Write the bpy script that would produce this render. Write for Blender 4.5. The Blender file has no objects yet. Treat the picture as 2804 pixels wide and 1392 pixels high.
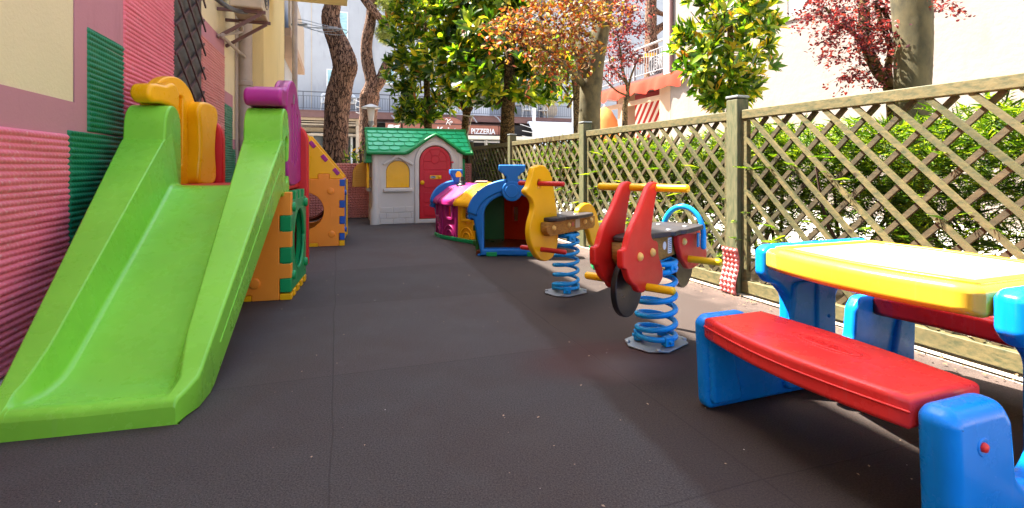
import bpy, math, random
import numpy as np
from mathutils import Vector
from mathutils.geometry import tessellate_polygon
random.seed(7); RNG = np.random.default_rng(11)
SC = bpy.context.scene; COL = SC.collection
PI = math.pi
FPX, CX, HY, CH = 1400.0, 1402.0, 457.0, 0.75          # measured focal length, centre column, horizon row, eye height

# ------------------------------------------------------------------ helpers
def V(*a): return Vector(a)
def G(x, y):
    Y = CH*FPX/(y-HY); return V((x-CX)/FPX*Y, Y, 0)
def AT(x, y, Y): return V((x-CX)/FPX*Y, Y, CH+(HY-y)/FPX*Y)
WU = V(-.3225, .9466, 0); WN = V(.9466, .3225, 0)       # along the walls, and across to the right
def UV(u, v, z=0): return WU*u+WN*v+V(0, 0, z)
class Fr:
    """a flat working plane: origin, sideways axis, up axis, outward normal"""
    def __init__(s, o, ax, az=(0, 0, 1), n=None):
        s.o = Vector(o); s.ax = Vector(ax).normalized(); s.az = Vector(az).normalized()
        s.n = Vector(n).normalized() if n is not None else s.ax.cross(s.az)
    def P(s, a, z, t=0): return s.o+s.ax*a+s.az*z+s.n*t
    def un(s, x, y, t=0):
        d = V((x-CX)/FPX, 1, (HY-y)/FPX); c = V(0, 0, CH); o = s.o+s.n*t
        k = (o-c).dot(s.n)/d.dot(s.n); p = c+d*k-o
        return (p.dot(s.ax), p.dot(s.az))
    def tr(s, pts, crop=None, t=0):
        if crop: pts = [(crop[0]+x*crop[2], crop[1]+y*crop[2]) for x, y in pts]
        return [s.un(x, y, t) for x, y in pts]
def area2(p): return sum(p[i][0]*p[(i+1) % len(p)][1]-p[(i+1) % len(p)][0]*p[i][1] for i in range(len(p)))/2
def fillet(pts, r, n=5):
    out = []; L = len(pts)
    for i in range(L):
        p0 = Vector(pts[i-1]); p1 = Vector(pts[i]); p2 = Vector(pts[(i+1) % L])
        rr = r[i] if isinstance(r, (list, tuple)) else r
        d0 = p0-p1; d1 = p2-p1; l0 = d0.length; l1 = d1.length
        if rr <= 0 or l0 < 1e-6 or l1 < 1e-6: out.append(tuple(p1)); continue
        d0 /= l0; d1 /= l1; c = max(-1, min(1, d0.dot(d1))); ang = math.acos(c)
        if ang > PI-.05: out.append(tuple(p1)); continue
        t = min(rr/math.tan(ang/2), l0*.48, l1*.48)
        a = p1+d0*t; b = p1+d1*t
        for k in range(n+1):
            s = k/n; out.append(tuple(a*(1-s)**2+p1*2*s*(1-s)+b*s*s))
    return out
def smooth(pts, n=4):
    out = []; L = len(pts)
    for i in range(L):
        p = [Vector(pts[(i+j-1) % L]) for j in range(4)]
        for k in range(n):
            t = k/n
            out.append(tuple(.5*((2*p[1])+(-p[0]+p[2])*t+(2*p[0]-5*p[1]+4*p[2]-p[3])*t*t+(-p[0]+3*p[1]-3*p[2]+p[3])*t**3)))
    return out
def cr3(pts, n=6):
    P = [Vector(p) for p in pts]; P = [P[0]*2-P[1]]+P+[P[-1]*2-P[-2]]; out = []
    for i in range(1, len(P)-2):
        p = P[i-1:i+3]
        for k in range(n):
            t = k/n
            out.append(.5*((2*p[1])+(-p[0]+p[2])*t+(2*p[0]-5*p[1]+4*p[2]-p[3])*t*t+(-p[0]+3*p[1]-3*p[2]+p[3])*t**3))
    out.append(P[-2]); return out
def circ(cx, cz, r, n=28, rz=None, a0=0, a1=2*PI):
    full = abs(a1-a0-2*PI) < 1e-6; m = n if full else n+1
    return [(cx+r*math.cos(a0+(a1-a0)*i/n), cz+(rz or r)*math.sin(a0+(a1-a0)*i/n)) for i in range(m)]
def rectp(a0, z0, a1, z1, r=0, n=4):
    p = [(a0, z0), (a1, z0), (a1, z1), (a0, z1)]
    return fillet(p, r, n) if r else p

class M:
    """collects shapes (world coordinates) for ONE mesh object"""
    def __init__(s): s.v = []; s.f = []; s.nm = {}
    def add(s, vs, fs, ns=None):
        b = len(s.v); s.v += [tuple(p) for p in vs]; s.f += [tuple(b+i for i in f) for f in fs]
        if ns:
            for i, n in enumerate(ns): s.nm[b+i] = tuple(n)
        return s
    def box(s, fr, a0, a1, z0, z1, t0, t1):
        c = [fr.P(a, z, t) for t in (t0, t1) for z in (z0, z1) for a in (a0, a1)]
        cc = sum(c, V(0, 0, 0))/8
        for q in ((0, 1, 3, 2), (4, 5, 7, 6), (0, 1, 5, 4), (2, 3, 7, 6), (0, 2, 6, 4), (1, 3, 7, 5)):
            p = [c[i] for i in q]; n = (p[1]-p[0]).cross(p[2]-p[0])
            if n.dot(p[0]-cc) < 0: p = p[::-1]
            s.add(p, [(0, 1, 2, 3)])
        return s
    def prism(s, fr, loops, t0, t1, r=.004, seg=3, twist=None):
        """plate with rounded rims; loops = outline [+ holes]"""
        if not isinstance(loops[0][0], (tuple, list, Vector)): loops = [loops]
        L = []
        for i, lp in enumerate(loops):
            lp = [tuple(q) for q in lp]; q2 = [lp[0]]
            for q in lp[1:]:
                if (Vector(q)-Vector(q2[-1])).length > 1e-5: q2.append(q)
            if (Vector(q2[0])-Vector(q2[-1])).length < 1e-5: q2.pop()
            if (area2(q2) > 0) != (i == 0): q2 = q2[::-1]
            L.append(q2)
        r = min(r, abs(t1-t0)*.49)
        rings = []
        if r > 0:
            for k in range(seg, -1, -1):
                an = k/seg*PI/2; rings.append((r*(1-math.cos(an)), t0+r-r*math.sin(an), -math.sin(an), math.cos(an)))
            for k in range(0, seg+1):
                an = k/seg*PI/2; rings.append((r*(1-math.cos(an)), t1-r+r*math.sin(an), math.sin(an), math.cos(an)))
        else: rings = [(0, t0, 0, 1), (0, t1, 0, 1)]
        flip = fr.ax.cross(fr.az).dot(fr.n) < 0
        caps = [[], []]
        for lp in L:
            n = len(lp); off = []; nn = []
            for i in range(n):
                p0 = Vector(lp[i-1]); p1 = Vector(lp[i]); p2 = Vector(lp[(i+1) % n])
                e0 = p1-p0; e1 = p2-p1; l0 = e0.length; l1 = e1.length
                n0 = Vector((-e0.y, e0.x))/l0; n1 = Vector((-e1.y, e1.x))/l1
                m = (n0+n1); d = max(.35, 1+n0.dot(n1)); off.append(m/d)
                w = -(n0*l0+n1*l1); nn.append(w.normalized() if w.length > 0 else -n0)
            vs = []; ns = []
            for (ins, t, nt, nr) in rings:
                for i in range(n):
                    q = Vector(lp[i])+off[i]*ins
                    vs.append(fr.P(q.x, q.y, t)); w = fr.ax*nn[i].x*nr+fr.az*nn[i].y*nr+fr.n*nt; ns.append(w.normalized())
            fs = []
            for k in range(len(rings)-1):
                for i in range(n):
                    j = (i+1) % n; q = (k*n+i, k*n+j, (k+1)*n+j, (k+1)*n+i)
                    fs.append(q[::-1] if flip else q)
            s.add(vs, fs, ns)
            for e, k in ((0, 0), (1, len(rings)-1)):
                ins, t = rings[k][0], rings[k][1]
                caps[e].append([Vector(lp[i])+off[i]*ins for i in range(n)])
        for e, t in ((0, rings[0][1]), (1, rings[-1][1])):
            tri = tessellate_polygon([[V(q.x, q.y, 0) for q in lp] for lp in caps[e]])
            flat = [q for lp in caps[e] for q in lp]
            nrm = fr.n*(1 if e else -1); fs = []
            for a, b, c in tri:
                if len({a, b, c}) < 3: continue
                A, B, C = flat[a], flat[b], flat[c]; up = (B-A).cross(C-A) > 0
                if (up == (e == 1)) == flip: a, b, c = c, b, a
                fs.append((a, b, c))
            s.add([fr.P(q.x, q.y, t) for q in flat], fs, [nrm]*len(flat))
        return s
    def tube(s, pts, rad, n=12, dome=True, closed=False):
        P = [Vector(p) for p in pts]; m = len(P)
        R = [rad(i/(m-1)) if callable(rad) else (rad[i] if isinstance(rad, (list, tuple)) else rad) for i in range(m)]
        T = [((P[min(i+1, m-1)]-P[max(i-1, 0)]).normalized()) for i in range(m)]
        x = T[0].orthogonal().normalized(); rows = []
        if dome:
            for k in (3, 2, 1):
                an = k/3*PI/2*.95; rows.append((P[0]-T[0]*R[0]*math.sin(an)*.8, T[0], R[0]*math.cos(an)))
        for i in range(m): rows.append((P[i], T[i], R[i]))
        if dome:
            for k in (1, 2, 3):
                an = k/3*PI/2*.95; rows.append((P[-1]+T[-1]*R[-1]*math.sin(an)*.8, T[-1], R[-1]*math.cos(an)))
        vs = []; fs = []
        for (p, t, r) in rows:
            x = (x-t*x.dot(t)).normalized(); y = t.cross(x)
            vs += [p+(x*math.cos(2*PI*j/n)+y*math.sin(2*PI*j/n))*r for j in range(n)]
        for i in range(len(rows)-1):
            for j in range(n):
                k = (j+1) % n; fs.append((i*n+j, i*n+k, (i+1)*n+k, (i+1)*n+j))
        fs.append(tuple(range(n))[::-1]); fs.append(tuple((len(rows)-1)*n+j for j in range(n)))
        return s.add(vs, fs)
    def lathe(s, c, prof, n=24, axis=(0, 0, 1), split=()):
        c = Vector(c); ax = Vector(axis).normalized(); x = ax.orthogonal().normalized(); y = ax.cross(x)
        vs = []; fs = []
        for (r, h) in prof:
            vs += [c+ax*h+(x*math.cos(2*PI*j/n)+y*math.sin(2*PI*j/n))*r for j in range(n)]
        for i in range(len(prof)-1):
            for j in range(n):
                k = (j+1) % n; fs.append((i*n+j, i*n+k, (i+1)*n+k, (i+1)*n+j))
        return s.add(vs, fs)
    def loft(s, rows, closed=False, caps=True):
        n = len(rows[0]); vs = [p for r in rows for p in r]; fs = []
        for i in range(len(rows)-1):
            for j in range(n if closed else n-1):
                k = (j+1) % n; fs.append((i*n+j, i*n+k, (i+1)*n+k, (i+1)*n+j))
        s.add(vs, fs)
        if caps and closed:
            s.add(rows[0], [tuple(range(n))[::-1]]); s.add(rows[-1], [tuple(range(n))])
        return s
    def build(s, name, mat, parent=None, **kw):
        o = rootloc(parent); V_ = np.array(s.v, dtype=np.float64)-np.array(o)
        me = bpy.data.meshes.new(name); me.from_pydata([tuple(p) for p in V_], [], s.f)
        me.polygons.foreach_set('use_smooth', [True]*len(me.polygons))
        nv = len(s.v); N = np.zeros((nv, 3)); pn = np.zeros(len(s.f)*3); me.polygons.foreach_get('normal', pn); pn = pn.reshape(-1, 3)
        pa = np.zeros(len(s.f)); me.polygons.foreach_get('area', pa)
        li = np.zeros(len(me.loops), dtype=np.int64); me.loops.foreach_get('vertex_index', li)
        lt = np.zeros(len(s.f), dtype=np.int64); me.polygons.foreach_get('loop_total', lt)
        np.add.at(N, li, np.repeat(pn*pa[:, None], lt, axis=0))
        for i, nn in s.nm.items(): N[i] = nn
        l = np.linalg.norm(N, axis=1); N[l < 1e-12] = (0, 0, 1); l[l < 1e-12] = 1; N /= l[:, None]
        me.normals_split_custom_set_from_vertices(N.tolist())
        return link(name, me, mat, parent, **kw)
def rootloc(p):
    if p is None: return (0, 0, 0)
    x = Vector((0, 0, 0))
    while p is not None: x += p.location; p = p.parent
    return tuple(x)
def setp(ob, label=None, cat=None, group=None, kind=None):
    if label: ob['label'] = label
    if cat: ob['category'] = cat
    if group: ob['group'] = group
    if kind: ob['kind'] = kind
    return ob
def link(name, me, mat, parent=None, **kw):
    ob = bpy.data.objects.new(name, me); COL.objects.link(ob); ob.parent = parent
    for m in (mat if isinstance(mat, (list, tuple)) else [mat]): me.materials.append(m)
    return setp(ob, **kw)
def thing(name, loc, label, cat, group=None):
    ob = bpy.data.objects.new(name, None); COL.objects.link(ob); ob.location = Vector(loc); ob.empty_display_size = .1
    return setp(ob, label, cat, group)
def fast(name, Vn, Fn, mat, parent=None, smooth_=True, **kw):
    """big meshes straight from arrays; Fn is (k,3) or (k,4)"""
    Vn = np.asarray(Vn, dtype=np.float64)-np.array(rootloc(parent)); Fn = np.asarray(Fn, dtype=np.int32)
    me = bpy.data.meshes.new(name); k, c = Fn.shape
    me.vertices.add(len(Vn)); me.vertices.foreach_set('co', Vn.ravel())
    me.loops.add(k*c); me.loops.foreach_set('vertex_index', Fn.ravel())
    me.polygons.add(k); me.polygons.foreach_set('loop_start', np.arange(k, dtype=np.int32)*c)
    me.polygons.foreach_set('use_smooth', np.full(k, smooth_, dtype=bool))
    me.update(); me.validate()
    return link(name, me, mat, parent, **kw)
def text(s, fr, a, z, size, t, mat, name='lettering', parent=None, ext=.002, sx=1.0, align='CENTER', bold=0.0, m=None, rot=0):
    cu = bpy.data.curves.new('t', 'FONT'); cu.body = s; cu.size = size; cu.align_x = align; cu.extrude = ext; cu.offset = bold*size; cu.resolution_u = 3
    ob = bpy.data.objects.new('t', cu); COL.objects.link(ob); bpy.context.view_layer.update()
    me = bpy.data.meshes.new_from_object(ob.evaluated_get(bpy.context.evaluated_depsgraph_get()))
    mm = m or M(); cs, sn = math.cos(rot), math.sin(rot)
    vs = []
    for v in me.vertices:
        x, y = v.co.x*sx, v.co.y
        vs.append(fr.P(a+x*cs-y*sn, z+x*sn+y*cs, t+v.co.z))
    for p in me.polygons: mm.add([vs[i] for i in p.vertices], [tuple(range(len(p.vertices)))])
    bpy.data.objects.remove(ob); bpy.data.curves.remove(cu); bpy.data.meshes.remove(me)
    if m is None: return mm.build(name, mat, parent)

# ------------------------------------------------------------------ materials
def lin(h, k=1.0):
    h = h.lstrip('#'); c = [int(h[i:i+2], 16)/255 for i in (0, 2, 4)]
    return tuple(min(.95, k*((x/12.92) if x <= .04045 else ((x+.055)/1.055)**2.4)) for x in c)+(1,)
def newmat(name):
    m = bpy.data.materials.new(name); m.use_nodes = True; nt = m.node_tree; b = nt.nodes['Principled BSDF']; return m, nt, b
def node(nt, t, **k):
    n = nt.nodes.new(t)
    for a, v in k.items():
        if a.startswith('i_'): n.inputs[a[2:].replace('_', ' ')].default_value = v
        else: setattr(n, a, v)
    return n
def tc(nt, out='Object', scale=None):
    t = node(nt, 'ShaderNodeTexCoord'); s = t.outputs[out]
    if scale:
        mp = node(nt, 'ShaderNodeMapping'); mp.inputs['Scale'].default_value = scale; nt.links.new(s, mp.inputs['Vector']); s = mp.outputs[0]
    return s
def noise(nt, vec, scale, detail=4, rough=.55):
    n = node(nt, 'ShaderNodeTexNoise'); n.inputs['Scale'].default_value = scale; n.inputs['Detail'].default_value = detail; n.inputs['Roughness'].default_value = rough
    if vec is not None: nt.links.new(vec, n.inputs['Vector'])
    return n.outputs['Fac']
def ramp(nt, fac, stops):
    r = node(nt, 'ShaderNodeValToRGB'); e = r.color_ramp.elements
    while len(e) < len(stops): e.new(.5)
    for i, (p, c) in enumerate(stops):
        e[i].position = p; e[i].color = c if not isinstance(c, (int, float)) else (c, c, c, 1)
    nt.links.new(fac, r.inputs[0]); return r.outputs[0]
def mix(nt, fac, a, b, mode='MIX'):
    n = node(nt, 'ShaderNodeMix', data_type='RGBA', blend_type=mode)
    for k, v in ((0, fac), (6, a), (7, b)):
        if isinstance(v, (int, float, tuple)): n.inputs[k].default_value = v
        else: nt.links.new(v, n.inputs[k])
    return n.outputs[2]
def bump(nt, b, h, strength=.3, dist=.01):
    n = node(nt, 'ShaderNodeBump'); n.inputs['Strength'].default_value = strength; n.inputs['Distance'].default_value = dist
    nt.links.new(h, n.inputs['Height']); nt.links.new(n.outputs[0], b.inputs['Normal'])
def plastic(name, col, rough=.38, var=.12, k=1.0, grain=.08, spec=.35, dirt=.012, sss=0, scuff=0, chips=0):
    m, nt, b = newmat(name); c = lin(col, k); v = tc(nt)
    dk = tuple(x*(1-var*1.6) for x in c[:3])+(1,); lt = tuple(min(.95, x*(1+var)+.004) for x in c[:3])+(1,)
    n1 = noise(nt, v, 3.2, 5); base = ramp(nt, n1, [(.3, dk), (.7, lt)])
    n2 = noise(nt, v, 28, 6, .7); sp = ramp(nt, n2, [(.60, 0.0), (.78, 1.0)])
    grime = tuple(x*.55+.02 for x in c[:3])+(1,)
    f = node(nt, 'ShaderNodeMath', operation='MULTIPLY'); f.inputs[1].default_value = dirt*2.5; nt.links.new(sp, f.inputs[0])
    colr = mix(nt, f.outputs[0], base, grime)
    if scuff:
        for rz_, sc_ in ((.25, (2.2, 60, 2.2)), (-.6, (3, 45, 3)), (1.2, (2.5, 70, 2.5))):
            mp = node(nt, 'ShaderNodeMapping'); mp.inputs['Rotation'].default_value = (0, 0, rz_); mp.inputs['Scale'].default_value = sc_; nt.links.new(v, mp.inputs['Vector'])
            s_ = ramp(nt, noise(nt, mp.outputs[0], 2.0, 3, .5), [(.66, 0.0), (.72, scuff)]); colr = mix(nt, s_, colr, tuple(min(.9, x*.75+.10) for x in c[:3])+(1,))
    if chips: colr = mix(nt, ramp(nt, noise(nt, v, 38, 5, .7), [(.73, 0.0), (.75, chips)]), colr, lin('#e8d8d0'))
    nt.links.new(colr, b.inputs['Base Color'])
    r = ramp(nt, noise(nt, v, 9, 6, .65), [(.3, max(.05, rough-.09)), (.75, min(1, rough+.14))]); nt.links.new(r, b.inputs['Roughness'])
    b.inputs['Specular IOR Level'].default_value = spec
    if grain: bump(nt, b, noise(nt, v, 380, 2), grain, .0012)
    return m
def plain(name, col, rough=.6, metal=0.0, k=1.0, spec=.5):
    m, nt, b = newmat(name); c = lin(col, k); v = tc(nt)
    dk = tuple(x*.82 for x in c[:3])+(1,)
    nt.links.new(ramp(nt, noise(nt, v, 7, 5), [(.3, dk), (.65, c)]), b.inputs['Base Color'])
    b.inputs['Roughness'].default_value = rough; b.inputs['Metallic'].default_value = metal; b.inputs['Specular IOR Level'].default_value = spec
    return m
def stucco(name, col, k=1.0, var=.1, bs=.25, sc=60, stains=.25):
    m, nt, b = newmat(name); c = lin(col, k); v = tc(nt)
    dk = tuple(x*(1-var) for x in c[:3])+(1,); st = tuple(x*(1-stains) for x in c[:3])+(1,)
    a = ramp(nt, noise(nt, v, 1.6, 6), [(.3, dk), (.7, c)])
    s = ramp(nt, noise(nt, tc(nt, 'Object', (1.6, 1.6, .35)), 2.3, 6, .65), [(.55, 0.0), (.8, 1.0)])
    nt.links.new(mix(nt, s, a, st), b.inputs['Base Color']); b.inputs['Roughness'].default_value = .9; b.inputs['Specular IOR Level'].default_value = .2
    bump(nt, b, noise(nt, v, sc, 5, .6), bs, .01); return m
def wood(name, col, col2, k=1.0, scale=(3, 3, 3), rough=.65, isl=0):
    m, nt, b = newmat(name); v = tc(nt)
    n = noise(nt, tc(nt, 'Object', scale), 7, 7, .62); n3 = noise(nt, v, 2.4, 4)
    a = ramp(nt, n, [(.33, lin(col2, k)), (.6, lin(col, k))])
    g = tuple(x*.72 for x in lin(col, k)[:3])+(1,)
    cc_ = mix(nt, ramp(nt, n3, [(.45, 0.0), (.75, .8)]), a, g)
    if isl:
        gi = node(nt, 'ShaderNodeNewGeometry'); cc_ = mix(nt, 1.0, cc_, ramp(nt, gi.outputs['Random Per Island'], [(0, (1-isl, 1-isl*.8, 1-isl, 1)), (.5, (1, 1, 1, 1)), (1, (1.0+isl*.5, 1.0+isl*.35, 1+isl*.1, 1))]), 'MULTIPLY')
        kn = node(nt, 'ShaderNodeTexVoronoi'); kn.inputs['Scale'].default_value = 7; nt.links.new(v, kn.inputs['Vector']); cc_ = mix(nt, ramp(nt, kn.outputs['Distance'], [(.05, .8), (.11, 0.0)]), cc_, lin('#4a3318', k))
    nt.links.new(cc_, b.inputs['Base Color']); b.inputs['Roughness'].default_value = rough
    bump(nt, b, n, .35, .004); return m
def leafmat(name, stops, trans=.45, rough=.4, tcol=(1.3, 1.25, .5), spec=.5):
    m, nt, b = newmat(name); g = node(nt, 'ShaderNodeNewGeometry')
    c = ramp(nt, g.outputs['Random Per Island'], [(p, lin(h)) for p, h in stops])
    nt.links.new(c, b.inputs['Base Color']); b.inputs['Roughness'].default_value = rough; b.inputs['Specular IOR Level'].default_value = spec
    t = node(nt, 'ShaderNodeBsdfTranslucent'); tm = mix(nt, 1.0, c, tcol+(1,), 'MULTIPLY'); nt.links.new(tm, t.inputs['Color'])
    mx = node(nt, 'ShaderNodeMixShader'); mx.inputs[0].default_value = trans
    nt.links.new(b.outputs[0], mx.inputs[1]); nt.links.new(t.outputs[0], mx.inputs[2]); nt.links.new(mx.outputs[0], nt.nodes['Material Output'].inputs['Surface'])
    return m
def barkmat(name, c1, c2, c3, sc=(9, 9, 2.2), bs=.9, k=1.0, vs=2.4):
    m, nt, b = newmat(name)
    v = tc(nt, 'Object', sc); w = noise(nt, v, 1.3, 4)
    vo = node(nt, 'ShaderNodeTexVoronoi', feature='DISTANCE_TO_EDGE'); vo.inputs['Scale'].default_value = vs
    ad = node(nt, 'ShaderNodeVectorMath', operation='ADD'); sx = node(nt, 'ShaderNodeVectorMath', operation='SCALE'); sx.inputs['Scale'].default_value = 1.1
    cmb = node(nt, 'ShaderNodeTexNoise'); cmb.inputs['Scale'].default_value = 1.5; nt.links.new(v, cmb.inputs['Vector'])
    nt.links.new(cmb.outputs['Color'], sx.inputs[0]); nt.links.new(v, ad.inputs[0]); nt.links.new(sx.outputs[0], ad.inputs[1]); nt.links.new(ad.outputs[0], vo.inputs['Vector'])
    fine = noise(nt, tc(nt), 45, 6, .7)
    cr = ramp(nt, vo.outputs['Distance'], [(.02, 0.0), (.16, 1.0)])
    base = ramp(nt, fine, [(.3, lin(c2, k)), (.65, lin(c1, k))])
    nt.links.new(mix(nt, cr, lin(c3, k), base), b.inputs['Base Color']); b.inputs['Roughness'].default_value = .9; b.inputs['Specular IOR Level'].default_value = .15
    h = mix(nt, .25, cr, fine); bump(nt, b, h, bs, .03); return m

M_GREEN = plastic('green plastic', '#7cc83c', .27, .07, k=1.0, scuff=.12)
M_YEL = plastic('yellow plastic', '#f5b207', .3, .07, k=.98)
M_ORG = plastic('orange plastic', '#f6922c', .36, .07, k=.98)
M_RED = plastic('red plastic', '#d8262a', .36, .1, k=.9)
M_BENCH = plastic('bench red plastic', '#ea3836', .27, .1, k=1.0, scuff=.2)
M_TABLE = plastic('light yellow table plastic', '#f4bd35', .28, .05, k=.95, scuff=.15)  # yellow lightened in its colour for the sunlit, overexposed top
M_BLUE = plastic('blue plastic', '#0688ee', .25, .08, k=1.0, scuff=.1)
M_TRAINBLUE = plastic('train blue plastic', '#0d6cba', .4, .08, k=.9)
M_PURP = plastic('purple plastic', '#a51f83', .36, .08, k=.9)
M_MAG = plastic('magenta plastic', '#ab1f6a', .4, .08, k=.9)
M_TEAL = plastic('emerald plastic', '#109a56', .33, .08, k=.85)
M_DKGREEN = plastic('dark green plastic', '#2e7a22', .4, .08, k=.6)
M_CREAM = plastic('cream plastic', '#cfc5b8', .5, .05, k=1.05)
M_ROOF = plastic('roof green plastic', '#12a862', .42, .06, k=.85)
M_SHINGLE = plastic('shingle green plastic', '#2cbf80', .36, .06, k=1.0, spec=.5)  # roof green made lighter, sky gloss painted into the colour
M_ROOFE = plastic('roof trim green plastic', '#0b8a41', .42, .06, k=.85)
M_DOOR = plastic('door red plastic', '#cc1b28', .42, .08, k=.95)
M_ORANGE2 = plastic('tunnel orange plastic', '#f2491a', .45, .06, k=.95)
_nt = M_ORANGE2.node_tree; _t = _nt.nodes.new('ShaderNodeBsdfTranslucent'); _t.inputs[0].default_value = (.9, .2, .04, 1); _m = _nt.nodes.new('ShaderNodeMixShader'); _m.inputs[0].default_value = .6
_nt.links.new(_nt.nodes['Principled BSDF'].outputs[0], _m.inputs[1]); _nt.links.new(_t.outputs[0], _m.inputs[2]); _nt.links.new(_m.outputs[0], _nt.nodes['Material Output'].inputs['Surface'])
M_FLOORB = plastic('tunnel floor plastic', '#6e3413', .3, .12, k=.8)
M_SPRING = plastic('blue spring paint', '#189ce0', .22, .05, grain=0, k=.95)
M_DUCK = plastic('yellow board paint', '#f3b705', .35, .07, grain=.2, k=.95)
M_REDB = plastic('red board paint', '#d8281f', .4, .14, grain=.1, k=.95, spec=.25, chips=.8)
M_PEGY = plastic('yellow peg plastic', '#f4b90f', .34, .08, k=1.05)
M_PEGR = plastic('red peg plastic', '#cb2a2a', .4, .12, k=.85)
M_BOLT = plastic('pale yellow cap plastic', '#efc065', .35, .08)
M_BLACK = plastic('black board', '#1b1918', .35, .2, grain=.2)
M_SEAT = plastic('dark seat board', '#3d3735', .5, .2, grain=.3)
M_GALV = plain('galvanised steel', '#9aa0a2', .5, .6)
M_WOODB = wood('varnished beam', '#a9772b', '#7a5018', scale=(6, 6, 20))
M_FENCE = wood('weathered green pine', '#a3925f', '#646b44', k=.40, scale=(4, 4, 9), isl=.45)
M_FENCE_SHADE = wood('weathered shade toned pine', '#7d6a48', '#564c34', k=.42, scale=(4, 4, 9), isl=.4)  # lattice pine with the shade of the rear layer painted in
M_POST = wood('post pine', '#9a956a', '#66724a', k=.42, scale=(9, 9, 2))
M_CREAMW = stucco('cream render', '#f0e0b8', .86, .05)
M_MAUVE = stucco('mauve paint', '#cf929e', .8, .05, bs=.15)
M_YELW = stucco('yellow render', '#efd494', .85, .05)
M_WHITEW = stucco('white render', '#e8d6c8', .30, .08, bs=.9, sc=9)
M_FACADE = stucco('pale facade', '#e2e4e6', .50, .08)
M_PEACH = stucco('peach render', '#e9c3a2', .5, .05)
M_BROWNMET = plain('brown sheet', '#6b4a44', .6)
M_BEIGE = plain('beige metal', '#b7a58c', .6)
M_PIPE = plain('grey brown pipe', '#a8988c', .55)
M_TRELLIS = plain('brown trellis', '#5a3d3c', .6, k=.9)
M_DARKSHEET = plain('dark plastic sheet', '#4b4640', .5)
M_WHITE = plain('white paint', '#e4e2dc', .5)
M_RAIL = plain('rail paint', '#4c4c50', .5)
M_RAILW = plain('pale rail paint', '#8f8c8c', .5)
M_SHUT = plain('pale aqua shutter', '#a9cfd2', .6)
M_SIGN = plain('sign brown', '#9a5f4b', .6)
M_SIGNL = plain('sign lettering', '#f2efe8', .6)
M_DARK = plain('dark interior', '#1c1815', .7)
M_GLASS, _nt, _b = newmat('window glass'); _b.inputs['Base Color'].default_value = (.05, .06, .06, 1); _b.inputs['Roughness'].default_value = .06
def ropemat(name, col, k=1.0):
    m, nt, b = newmat(name); c = lin(col, k); v = tc(nt)
    pale = tuple(x*.45+.4 for x in c[:3])+(1,)
    base = ramp(nt, noise(nt, v, 2.2, 4), [(.3, tuple(x*.85 for x in c[:3])+(1,)), (.7, c)])
    f = ramp(nt, noise(nt, v, 42, 5, .7), [(.56, 0.0), (.72, .7)])
    nt.links.new(mix(nt, f, base, pale), b.inputs['Base Color']); b.inputs['Roughness'].default_value = .5; b.inputs['Specular IOR Level'].default_value = .3
    return m
M_ROPEP = ropemat('pink rubber', '#ec7a90', .95); M_ROPEP2 = ropemat('salmon rubber', '#dd8582', .85)
M_ROPEG = plastic('green rubber', '#0e7a56', .45, .1, k=.95, grain=0, dirt=.05)
M_BUMP = plastic('maroon rubber', '#dc8c7c', .5, .15, k=1.0, grain=0); M_BUMP2 = plastic('rose rubber', '#e58a84', .5, .1, k=.9, grain=0)

# ------------------------------------------------------------------ camera, light
cam = bpy.data.cameras.new('camera'); co = bpy.data.objects.new('camera', cam); COL.objects.link(co)
co.location = (0, 0, CH); co.rotation_euler = (PI/2, 0, 0)
cam.sensor_width = 36; cam.lens = FPX/2804*36; cam.shift_y = -(696-HY)/2804; cam.clip_end = 500; cam.clip_start = .05
SC.camera = co
SUN_EL = math.radians(60); tdir = (WN*math.cos(math.radians(40))-WU*math.sin(math.radians(40))).normalized()
sd = V(tdir.x*math.cos(SUN_EL), tdir.y*math.cos(SUN_EL), -math.sin(SUN_EL))
sl = bpy.data.lights.new('sun', 'SUN'); sl.energy = 5.0; sl.angle = math.radians(.53); sl.color = (1, .95, .87)
so = bpy.data.objects.new('sun', sl); COL.objects.link(so); so.rotation_euler = sd.to_track_quat('-Z', 'Y').to_euler(); so.location = (0, 0, 12)
w = bpy.data.worlds.new('World'); SC.world = w; w.use_nodes = True; nt = w.node_tree
sk = nt.nodes.new('ShaderNodeTexSky'); sk.sky_type = 'NISHITA'; sk.sun_disc = False; sk.sun_elevation = SUN_EL
sk.sun_rotation = math.atan2(-sd.x, -sd.y); sk.dust_density = 2.5; sk.air_density = 1.0
nt.links.new(sk.outputs[0], nt.nodes['Background'].inputs['Color']); nt.nodes['Background'].inputs['Strength'].default_value = .115
SC.view_settings.view_transform = 'Standard'; SC.view_settings.look = 'None'; SC.view_settings.gamma = 1; SC.view_settings.exposure = 2.6
SC.cycles.max_bounces = 8; SC.cycles.diffuse_bounces = 5; SC.cycles.transparent_max_bounces = 4; SC.cycles.use_adaptive_sampling = True; SC.cycles.caustics_reflective = False; SC.cycles.caustics_refractive = False
SC.cycles.sample_clamp_indirect = 6

# ------------------------------------------------------------------ ground
def sheet(name, pts, z, mat, div=1):
    m = M(); m.add([V(p.x, p.y, z) for p in pts], [tuple(range(len(pts)))]); return m.build(name, mat, None, kind='structure')
m, nt, b = newmat('street paving'); v = tc(nt)
nt.links.new(ramp(nt, noise(nt, v, 1.2, 7), [(.3, lin('#a39c90')), (.7, lin('#c0b9ae'))]), b.inputs['Base Color']); b.inputs['Roughness'].default_value = .9
bump(nt, b, noise(nt, v, 60, 4), .3, .01); M_STREET = m
sheet('street', [V(-90, -60, 0), V(110, -60, 0), V(110, 140, 0), V(-90, 140, 0)], -.006, M_STREET)

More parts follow.
